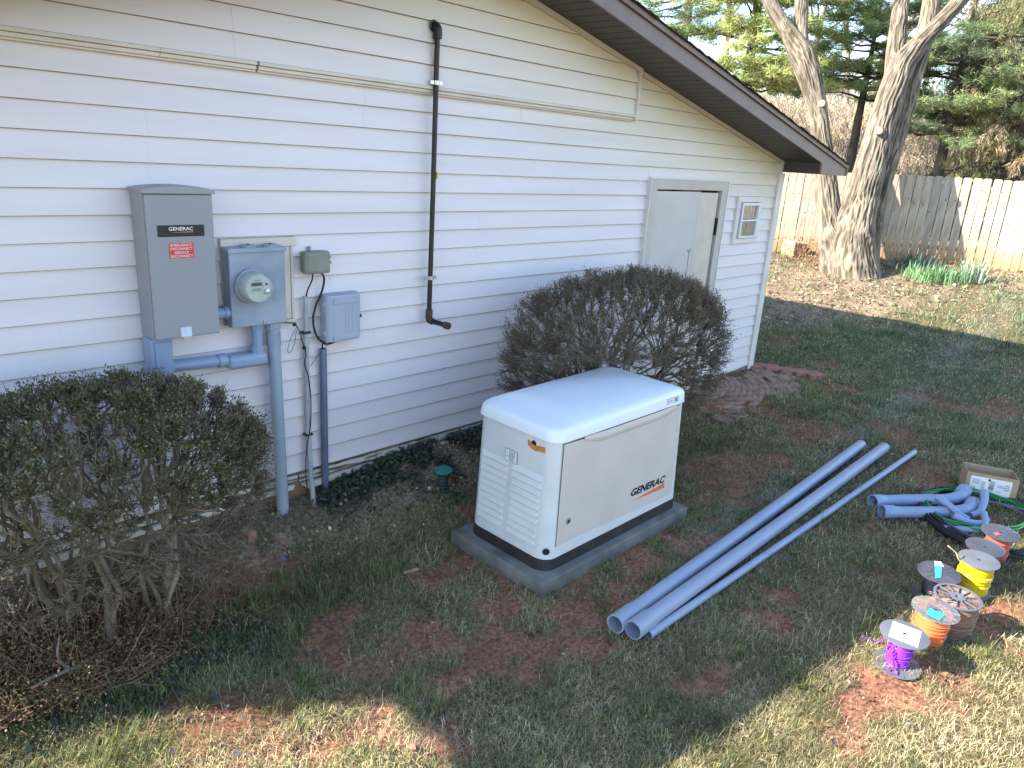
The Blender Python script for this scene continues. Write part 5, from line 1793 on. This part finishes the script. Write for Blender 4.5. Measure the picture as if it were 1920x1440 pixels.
def trunk_tube(pts, rads, seed, nr=150, step=.030, amp=.027, flare=None):
    P = bez(pts, 12)
    R_ = np.interp(np.linspace(0, 1, len(P)), np.linspace(0, 1, len(rads)), rads)
    P = np.array([tuple(p) for p in P])
    s = np.r_[0, np.cumsum(np.linalg.norm(np.diff(P, axis=0), axis=1))]
    K = max(6, int(s[-1] / step))
    t = np.linspace(0, s[-1], K)
    P = np.stack([np.interp(t, s, P[:, i]) for i in range(3)], 1)
    R_ = np.interp(t, s, R_)
    T = unit(np.gradient(P, axis=0))
    n1 = unit(np.cross(T, np.array([0.31, .95, 0.0])))
    n2 = np.cross(T, n1)
    a = np.arange(nr) * 2 * pi / nr
    out = n1[:, None] * np.cos(a)[None, :, None] + n2[:, None] * np.sin(a)[None, :, None]
    q0 = np.stack([np.cos(a)[None] * R_[:, None], np.sin(a)[None] * R_[:, None], np.repeat(t[:, None], nr, 1)], -1).reshape(-1, 3)
    qq = q0 * np.array([27, 27, 2.0])
    qq[:, 0] += (fbm(q0 * np.array([3, 3, 2.5]), seed + 5, 2) - .5) * 2.6
    qq[:, 1] += (fbm(q0 * np.array([3, 3, 2.5]), seed + 6, 2) - .5) * 2.6
    rid = 1 - np.abs(2 * fbm(qq, seed, 2) - 1) * 2.2
    big = fbm(q0 * np.array([2.0, 2.0, .7]), seed + 9, 2) - .5
    d = (rid - .6) * amp * np.clip(np.repeat(R_, nr) / .25, .35, 1.2) + big * .22 * np.repeat(R_, nr)
    rr = np.repeat(R_, nr) + d
    if flare is not None:
        h = np.repeat(t, nr)
        lob = 1 + .28 * np.cos(3 * np.tile(a, K) + 1.0) + .15 * np.cos(5 * np.tile(a, K))
        rr = rr + flare * np.exp(-h / .30) * lob
    V = (P[:, None] + out * rr.reshape(K, nr)[..., None]).reshape(-1, 3)
    idx = np.arange(K * nr).reshape(K, nr)
    Q = np.stack([idx[:-1], np.roll(idx[:-1], -1, 1), np.roll(idx[1:], -1, 1), idx[1:]], -1).reshape(-1, 4)
    v_ = fbm(q0 * np.array([5, 5, 1.2]), seed + 3, 3)[:, None]
    furrow = ss(.2, .8, rid)[:, None]
    c = np.array([.178, .142, .117]) * (.80 + .4 * v_) * (.42 + .72 * furrow) + np.array([.03, .03, .0]) * v_
    return V, Q, c


tree = empty('forked_tree', tuple(vp(1590, 505, 13.4)), 'big forked tree with furrowed bark in front of the wooden fence', 'tree')
tor = np.array(origin(tree))
DP = 13.4
SC = DP / 1362.6


def limb(name, pl, seed, flare=None, parent=None, amp=.03):
    pts = [vp(u, v, DP + dd) for (u, v, r_, dd) in pl]
    V, Q, c = trunk_tube(pts, [r_ * .80 * SC for (u, v, r_, dd) in pl], seed, flare=flare, amp=amp)
    o = link(name, fast(name, V - tor, Q, None, [M['bark']], c, True), tree)
    return o


limb('trunk', [(1578, 560, 46, .15), (1574, 515, 44, .15), (1566, 470, 36, .15), (1556, 410, 29, .2), (1547, 330, 25, .2), (1540, 260, 21, .2), (1532, 200, 21, .2), (1520, 152, 25, .2), (1503, 105, 28, .2), (1484, 70, 20, .2), (1464, 40, 16, .2), (1436, -10, 15, .2), (1400, -90, 13, .2)], 1, flare=.05)
limb('limb', [(1512, 125, 20, .25), (1502, 80, 18, .25), (1501, 40, 16, .3), (1503, -10, 15, .3), (1500, -110, 12, .3)], 2)
limb('trunk', [(1602, 560, 58, -.1), (1600, 515, 56, -.1), (1598, 470, 50, -.1), (1604, 420, 42, -.1), (1616, 370, 36, -.1), (1632, 310, 33, -.1), (1648, 250, 30, -.1), (1664, 200, 29, -.1), (1680, 150, 28, -.1), (1694, 118, 27, -.1), (1716, 92, 22, -.1), (1744, 62, 18, -.1), (1778, 26, 16, -.1), (1812, -12, 15, -.1), (1880, -90, 12, -.1)], 3, flare=.09)
limb('trunk', [(1608, 555, 46, .35), (1612, 500, 44, .35), (1622, 440, 36, .35), (1640, 370, 28, .30), (1660, 310, 26, .28), (1680, 245, 24, .25), (1698, 190, 23, .25), (1712, 140, 21, .2), (1728, 90, 20, .2), (1740, 40, 19, .2), (1748, -10, 18, .2), (1762, -110, 14, .2)], 4)
limb('limb', [(1662, 190, 20, .35), (1674, 150, 20, .35), (1679, 100, 20, .4), (1684, 50, 18, .45), (1691, -5, 17, .5), (1700, -110, 13, .5)], 5)
limb('limb', [(1712, 85, 10, .1), (1733, 60, 11, .12), (1742, 20, 10, .15), (1760, -40, 9, .15)], 6)
for (u, v, dd, r_) in ((1541, 194, .0, .065), (1648, 245, -.42, .070)):
    c = vp(u, v, DP + dd)
    ax = (Vector(CAM) - c).normalized()
    ax = (ax + Vector((-.25, .1, .1))).normalized()
    b = MB(); b.lathe([(r_ * 1.15, -.22), (r_ * 1.05, -.03), (r_ * .98, .0), (r_ * .90, .006)], c, ax, 18)
    o = b.build('limb_stub', M['bark_far'], tree, smooth=True)
    b = MB(); b.lathe([(r_ * .90, .004), (r_ * .86, .010), (0, .012)], c, ax, 18)
    b.build('sawn_face', M['cut'], o)
# sparse fine twigs in its crown, out of the top of the frame
rng = np.random.default_rng(9)
tops = [vp(1400, -90, DP), vp(1500, -110, DP), vp(1880, -90, DP), vp(1762, -110, DP), vp(1700, -110, DP + .5)]
Ps, Rs = [], []
for tp in tops:
    base_ = np.array(tp)
    cur = [(base_, np.array([rng.normal(0, .3), rng.normal(0, .3), 1.0]), 1.6, .11)]
    for lv in range(4):
        nx_ = []
        for (p, d, L, r_) in cur:
            d = d / np.linalg.norm(d)
            e = p + d * L
            mid_ = (p + e) / 2 + rng.normal(size=3) * L * .08
            Ps.append([p, mid_, e]); Rs.append([r_, r_ * .8, r_ * .6])
            for _ in range(3):
                nd = d + rng.normal(size=3) * .55 + np.array([0, 0, .15])
                nx_.append((p + d * L * rng.uniform(.55, 1), nd, L * .68, r_ * .52))
        cur = nx_
v, q_ = batch_tubes(np.array(Ps), np.array(Rs), 5)
link('crown', fast('crown', v - tor, q_, None, [M['twig']], np.tile([.20, .16, .13], (len(v), 1))), tree)


# ------------------------------------------------------------------ evergreens and bare trees beyond the fence
def bare_tree(loc, h, r0, seed, label, col=(.30, .26, .22), lean=(0, 0)):
    rng = np.random.default_rng(seed)
    o = empty('bare_tree', tuple(loc), label, 'tree', 'bare trees on the bank behind the fence')
    Ps, Rs = [], []
    K = 5
    p = np.zeros(3); d = np.array([lean[0], lean[1], 1.0])
    segs = []
    n = 9
    for i in range(n):
        e = p + d / np.linalg.norm(d) * h / n
        segs.append((p, e, r0 * (1 - i / n) + .02, r0 * (1 - (i + 1) / n) + .02, d.copy()))
        p = e; d = d + rng.normal(size=3) * np.array([.07, .07, 0])
    cur = []
    TP, TR = [], []
    for i, (a, b_, ra, rb, dd) in enumerate(segs):
        TP.append([a, (a + b_) / 2, b_]); TR.append([ra, (ra + rb) / 2, rb])
        if i >= 2:
            for _ in range(3):
                az = rng.uniform(0, 2 * pi)
                cur.append((a + (b_ - a) * rng.random(), np.array([cos(az), sin(az), rng.uniform(.3, 1.3)]), h * .20 * (1.25 - i / n), rb * .5))
    for lv in range(3):
        nx_ = []
        for (p, d, L, r_) in cur:
            d = d / np.linalg.norm(d)
            e = p + d * L + np.array([0, 0, .08 * L])
            Ps.append([p, (p + e) / 2 + rng.normal(size=3) * L * .07, e]); Rs.append([r_, r_ * .75, r_ * .5])
            for _ in range(3):
                nx_.append((p + d * L * rng.uniform(.35, 1), d + rng.normal(size=3) * .6, L * .6, max(r_ * .5, .007)))
        cur = nx_
    v, q_ = batch_tubes(np.array(TP), np.array(TR), 7)
    link('trunk', fast('trunk', v, q_, None, [M['twig']], np.tile(col, (len(v), 1)), True), o)
    v, q_ = batch_tubes(np.array(Ps), np.array(Rs), 3)
    link('crown', fast('crown', v, q_, None, [M['twig']], np.tile(np.array(col) * .9, (len(v), 1))), o)
    return o


def evergreen(loc, h, boughs, seed, label, cols, z_lo, z_hi, Lfun, droop, tuft, per, needle_w, cat='tree', az_rng=(0, 360), hang=0.0, r0=.18, name='pine_tree', needles=9, spread=.30, flat=.25):
    rng = np.random.default_rng(seed)
    o = empty(name, tuple(loc), label, cat, 'evergreens behind the fence')
    b_ = np.array(loc)
    K = 10
    TP = [[np.array([0, 0, -.3]), np.array([rng.normal(0, .05), rng.normal(0, .05), h * .5]), np.array([0, 0, h])]]
    v, q_ = batch_tubes(np.array(TP), np.array([[r0, r0 * .6, .02]]), 9)
    link('trunk', fast('trunk', v, q_, None, [M['bark_dark']], None, True), o)
    zz = rng.uniform(z_lo, z_hi, boughs)
    az = np.radians(rng.uniform(*az_rng, boughs))
    L = Lfun(zz) * rng.uniform(.7, 1.15, boughs)
    s = np.linspace(0, 1, K)
    dirs = np.c_[np.cos(az), np.sin(az), np.zeros(boughs)]
    up0 = rng.normal(.10, .10, boughs)
    B = np.array([0, 0, 1.0]) * zz[:, None, None] + dirs[:, None, :] * (L[:, None] * s)[..., None]
    B[:, :, 2] += (up0[:, None] * L[:, None] * s - droop * L[:, None] * s ** 2)
    B = B + np.cumsum(rng.normal(size=B.shape) * .02, 1) * L[:, None, None]
    Rb = (.012 + .012 * L)[:, None] * (1.05 - s)[None]
    v, q_ = batch_tubes(B, Rb, 4)
    # branchlets
    nbz = per
    bi = np.repeat(np.arange(boughs), nbz)
    tt = rng.uniform(.18, 1.0, len(bi)) ** .8
    kf = tt * (K - 1); k0 = np.minimum(kf.astype(int), K - 2); fr_ = (kf - k0)[:, None]
    base_ = B[bi, k0] * (1 - fr_) + B[bi, k0 + 1] * fr_
    side = np.c_[-dirs[bi, 1], dirs[bi, 0], np.zeros(len(bi))] * rng.choice([-1, 1], len(bi))[:, None]
    wlen = (L[bi] * spread * (1.15 - tt) * rng.uniform(.4, 1.3, len(bi)) + .12)[:, None]
    bd = unit(side + dirs[bi] * rng.uniform(.3, 1.2, (len(bi), 1)) + rng.normal(size=(len(bi), 3)) * .15 + np.array([0, 0, .12 - hang]))
    tip = base_ + bd * wlen
    tip[:, 2] -= hang * wlen[:, 0] * rng.uniform(.5, 1.8, len(bi))
    v2, q2 = batch_tubes(np.stack([base_, (base_ + tip) / 2 + [0, 0, .02], tip], 1), np.tile([.007, .006, .004], (len(bi), 1)), 3)
    bc_ = np.tile([.085, .065, .05], (len(v) + len(v2), 1))
    link('boughs', fast('boughs', np.r_[v, v2], np.r_[q_, q2 + len(v)], None, [M['twig']], bc_), o)
    # needle tufts along each branchlet
    nt_ = 4
    f = np.tile(np.array([.35, .6, .82, 1.0]), len(bi))[:, None]
    C = np.repeat(base_, nt_, 0) * (1 - f) + np.repeat(tip, nt_, 0) * f
    bdr = np.repeat(bd, nt_, 0)
    C = np.repeat(C, needles, 0) + rng.normal(size=(len(C) * needles, 3)) * tuft * .25
    D = unit(np.repeat(bdr, needles, 0) * .55 + rng.normal(size=(len(C), 3)) * np.array([.7, .7, flat + .25]) + np.array([0, 0, .05 - hang * 1.2]))
    Ln = (tuft * rng.uniform(.6, 1.3, len(C)))[:, None]
    sd = unit(np.cross(D, rand_dir(len(C), rng)))
    V = np.stack([C - sd * needle_w / 2, C + sd * needle_w / 2, C + D * Ln], 1).reshape(-1, 3)
    T = np.arange(len(V)).reshape(-1, 3)
    bcol = np.array([c_ for c_ in cols])[rng.integers(0, len(cols), boughs)]
    cc = np.repeat(bcol[bi], nt_ * needles, 0) * rng.uniform(.6, 1.4, (len(C), 1))
    c_ob = link('crown', fast('crown', V, None, T, [M['veg']], np.repeat(cc, 3, 0)), o)
    return o


def foot(u, dep):
    p = vp(u, 330, dep)
    return (p.x, p.y, float(hill_z(np.array([p.x]), np.array([p.y]))[0]) if p.x > 19.5 else float(gbase(p.x, p.y)))


GREEN_L = [(.38, .44, .15), (.30, .37, .13), (.22, .30, .12), (.46, .50, .20)]
GREEN_D = [(.19, .26, .12), (.24, .31, .14), (.14, .20, .11), (.33, .39, .17)]
OLIVE = [(.38, .33, .16), (.30, .29, .15), (.46, .36, .22), (.23, .24, .13), (.42, .41, .19)]
evergreen(foot(1375, 19.5), 12, 110, 31, 'broad yellow green pine behind the roof edge', GREEN_L, 3.3, 10, lambda z: 2.75 - .10 * z, .12, .18, 34, .017, needles=8)
evergreen(foot(1250, 24), 14, 60, 37, 'tall darker pine partly hidden by the roof', GREEN_D + GREEN_L[:2], 5.5, 13, lambda z: 3.6 - .15 * z, .15, .18, 26, .020, needles=8)
evergreen(foot(1590, 20.5), 6.2, 50, 32, 'thin young pine with level boughs seen between the two leaning trunks', GREEN_L[:3] + GREEN_D[:2], 3.5, 5.7, lambda z: 2.6 - .15 * z, .05, .16, 24, .016, needles=8)
evergreen(foot(1755, 19.0), 6.4, 50, 33, 'dark green pine with flat layered boughs right of the forked tree', GREEN_D, 2.5, 5.2, lambda z: 2.6 - .15 * z, .06, .15, 26, .015, needles=8)
evergreen(foot(1890, 18.6), 15, 210, 34, 'tall drooping spruce with olive brown hanging sprays behind the fence corner', OLIVE, 1.6, 13, lambda z: 2.0 - .075 * z, .30, .13, 20, .014, hang=.9, name='spruce_tree', needles=7, spread=.35)
evergreen(foot(1840, 22.5), 12, 90, 35, 'greyish green spruce set back between pine and drooping spruce', OLIVE[:2] + GREEN_D[:3], 3.0, 10, lambda z: 2.0 - .09 * z, .2, .14, 18, .017, hang=.6, name='spruce_tree', needles=7)
evergreen(foot(2010, 18.5), 13, 110, 36, 'spruce standing at the far right edge behind the fence', OLIVE + GREEN_D[:1], 1.2, 12, lambda z: 2.1 - .09 * z, .3, .14, 18, .016, hang=.8, name='spruce_tree', needles=7)
for i, (u, dep, h, r_, lb_) in enumerate(((1612, 34, 13, .16, 'pale bare tree with twin stems on the bank left of centre gap'), (1632, 36, 14, .14, 'slim bare tree on the bank between the forked trunks'),
                                         (1655, 31, 12, .13, 'bare tree with fine crown just right of the slim one'), (1560, 33, 13, .12, 'thin bare tree on the bank behind the young pine'),
                                         (1760, 33, 13, .15, 'bare tree on the bank right of the big leaning trunk'), (1700, 38, 15, .15, 'tall bare tree farthest back on the bank'),
                                         (1480, 36, 14, .15, 'bare tree showing above the yellow green pine'), (1820, 35, 14, .14, 'bare tree half hidden behind the spruces'),
                                         (1330, 38, 15, .16, 'bare tree behind the pines above the roof'), (1900, 38, 14, .14, 'bare tree behind the drooping spruce'))):
    bare_tree(foot(u, dep), h, r_, 60 + i, lb_, col=(.33, .28, .24) if i % 2 else (.25, .215, .19))

# brushy thicket covering the bank
rng = np.random.default_rng(77)
n = 34000
u = rng.uniform(1130, 2150, n); dep = 19.5 + 24 * rng.random(n) ** 1.3
pts = np.array([tuple(vp(a_, 330, d_2)) for a_, d_2 in zip(u, dep)])
zz = np.where(pts[:, 0] > 19.5, hill_z(pts[:, 0], pts[:, 1]), .75)
a = np.c_[pts[:, :2], zz + rng.uniform(-.1, .5, n)]
d = unit(np.c_[rng.normal(0, .55, (n, 2)), np.abs(rng.normal(.75, .4, n))])
L = (rng.uniform(.35, 1.5, n) * (1 + np.clip(dep - 27, 0, 30) / 7 * (rng.random(n) < .5)))[:, None]
P = np.stack([a, a + d * L * .55, a + d * L + rng.normal(size=(n, 3)) * .12 - [0, 0, .05]], 1)
rr = (.006 + dep * .00022)[:, None] * np.array([[1.1, .9, .5]])
v, q_ = batch_tubes(P, rr, 3)
cc = np.array([(.46, .36, .27), (.56, .46, .37), (.33, .25, .18), (.30, .28, .16)])[rng.integers(0, 4, n)] * rng.uniform(.6, 1.3, (n, 1))
prop(link('thicket', fast('thicket', v, q_, None, [M['twig']], np.repeat(cc, 9, 0))), 'tan leafless brush covering the bank behind the fence', 'undergrowth', kind='stuff')
# dry and olive leaves caught in it
n = 42000
u = rng.uniform(1130, 2150, n); dep = 19.5 + 22 * rng.random(n) ** 1.2
pts = np.array([tuple(vp(a_, 330, d_2)) for a_, d_2 in zip(u, dep)])
zz = np.where(pts[:, 0] > 19.5, hill_z(pts[:, 0], pts[:, 1]), .75)
C = np.c_[pts[:, :2], zz + np.abs(rng.normal(0, .55, n))]
kk = fbm(C * np.array([.9, .9, 1.4]), 78, 2) > .45
C, dp_ = C[kk], dep[kk]
v, q_ = leaf_quads(C, rand_dir(len(C), rng), rand_dir(len(C), rng), .05 + dp_ * .002, .035 + dp_ * .0012)
cc = np.array([(.40, .30, .20), (.50, .40, .29), (.27, .28, .13), (.30, .21, .14)])[rng.integers(0, 4, len(C))] * rng.uniform(.6, 1.3, (len(C), 1))
prop(link('brush_leaves', fast('brush_leaves', v, q_, None, [M['veg_dry']], np.repeat(cc, 4, 0))), 'withered brown leaves hanging in the brush behind the fence', 'leaves', kind='stuff')

# ------------------------------------------------------------------ plants and bits by the fence
def clump(loc, n, L, col, seed, label, sp=.16, wd=.016):
    rng = np.random.default_rng(seed)
    o = empty('daffodil_clump', tuple(loc), label, 'plant')
    ph = rng.uniform(0, 2 * pi, n)
    b0 = np.c_[rng.normal(0, sp, n), rng.normal(0, sp, n), np.zeros(n)]
    h = np.c_[np.cos(ph), np.sin(ph), np.zeros(n)]
    Ls = rng.uniform(.6, 1.15, n) * L
    ln = rng.uniform(.1, .8, n)
    p1 = b0 + h * (np.sin(ln * .5) * Ls * .55)[:, None] + np.array([0, 0, 1.]) * (np.cos(ln * .5) * Ls * .55)[:, None]
    p2 = p1 + h * (np.sin(ln * 1.4) * Ls * .45)[:, None] + np.array([0, 0, 1.]) * (np.cos(ln * 1.4) * Ls * .45)[:, None]
    sd = np.c_[-h[:, 1], h[:, 0], np.zeros(n)] * wd / 2
    V = np.stack([b0 - sd, b0 + sd, p1 - sd, p1 + sd, p2], 1).reshape(-1, 3)
    b5 = np.arange(n)[:, None] * 5
    cc = np.array(col) * rng.uniform(.65, 1.35, (n, 1))
    x = link('leaves', fast('leaves', V, b5 + np.array([[0, 1, 3, 2]]), b5 + np.array([[2, 3, 4]]), [M['veg']], np.repeat(cc, 5, 0)), o)
    x['kind'] = 'stuff'
    return o


def gpt(x, y): return (x, y, float(gz(x, y)[0]))


clump(gpt(15.05, .45), 130, .34, (.07, .13, .12), 1, 'dark blue green daffodil clump nearest the tree, against the fence', .20)
clump(gpt(14.25, -.05), 260, .30, (.16, .30, .13), 2, 'wide bright green daffodil clump in front of the fence', .24)
clump(gpt(14.35, -.42), 110, .30, (.19, .30, .18), 3, 'green daffodil clump next to the pale one', .15)
clump(gpt(14.55, -.60), 90, .42, (.36, .45, .31), 4, 'pale grey green upright clump at the right of the bed', .10, .022)
st = MB().add([(14.50, 2.60, .58), (14.83, 2.47, .58), (14.95, 2.80, .58), (14.62, 2.93, .58), (14.51, 2.61, .93), (14.82, 2.48, .90), (14.94, 2.80, .95), (14.63, 2.92, .98)],
              [(0, 3, 2, 1), (4, 5, 6, 7), (0, 1, 5, 4), (1, 2, 6, 5), (2, 3, 7, 6), (3, 0, 4, 7)]).build('timber_block', M['fence3'], None, bevel=.01)
prop(st, 'short squared timber block at the fence foot beside the house corner', 'timber')
rng = np.random.default_rng(17)
for (x, y, n, L, lb_, sd_) in ((14.3, 2.35, 26, .55, 'dead brown weed stalks between the timber block and the tree', 1), (14.0, 1.95, 24, .35, 'low twiggy weed at the left root of the forked tree', 2), (15.6, .2, 14, .3, 'small dry weed poking up before the fence', 3)):
    o = empty('dead_weed', gpt(x, y), lb_, 'weed')
    a = np.c_[rng.normal(0, .14, (n, 2)), np.zeros(n)]
    d = unit(np.c_[rng.normal(0, .4, (n, 2)), np.ones(n)])
    l = rng.uniform(.4, 1, n)[:, None] * L
    P = np.stack([a, a + d * l * .5 + rng.normal(size=(n, 3)) * .03, a + d * l + rng.normal(size=(n, 3)) * .06], 1)
    v, q_ = batch_tubes(P, np.tile([.006, .005, .003], (n, 1)), 3)
    st_ = link('stalks', fast('stalks', v, q_, None, [M['twig']], np.tile([.30, .19, .12], (len(v), 1))), o); st_['kind'] = 'stuff'
    C = np.repeat(P[:, 2], 6, 0) + rng.normal(size=(n * 6, 3)) * .03
    v, q_ = leaf_quads(C, rand_dir(len(C), rng), rand_dir(len(C), rng), .035, .025)
    x_ = link('leaves', fast('leaves', v, q_, None, [M['veg_dry']], np.tile([.26, .15, .09], (len(v), 1))), o); x_['kind'] = 'stuff'

# thin whitish clouds are part of the sky; turf also carries a few flat stones and chips of brick by the conduit foot
for i, (x, y, s_, mm, lb_) in enumerate(((1.62, -.20, .045, 'brick', 'broken red brick chip at the foot of the thick conduit'), (2.19, -.93, .03, 'cut', 'pale splinter of wood on the soil near the slab'),
                                        (5.95, -.72, .09, 'brick2', 'loose brown brick lying at the near corner of the patio'))):
    z = float(gz(x, y)[0])
    b = MB()
    if i == 1: b.box(x - .01, x + .012, y - .05, y + .05, z + .008, z + .016)
    else: b.box(x - s_, x + s_, y - s_ * .6, y + s_ * .6, z - .01, z + .045)
    o = b.build(('brick_chip', 'wood_splinter', 'loose_brick')[i], M[mm], None, bevel=.005)
    o.rotation_euler = (radians(random.uniform(-8, 8)), radians(random.uniform(-8, 8)), radians(random.uniform(0, 90)))
    prop(o, lb_, ('brick', 'wood chip', 'brick')[i])
# bare shoots poking out of the clipped bush
MBs = MB().tube([(5.0, -.70, 1.35), (5.02, -.70, 1.50), (5.015, -.70, 1.62)], .003, 5)
for k in range(5):
    a = k * 1.3
    MBs.tube([(5.015, -.70, 1.60 + .004 * k), (5.015 + .018 * cos(a), -.70 + .018 * sin(a), 1.625 + .004 * k)], .002, 4)
bsh = [o for o in bpy.data.objects if o.name == 'clipped_bush.001'][0]
MBs.build('shoot', M['bark_far'], bsh)
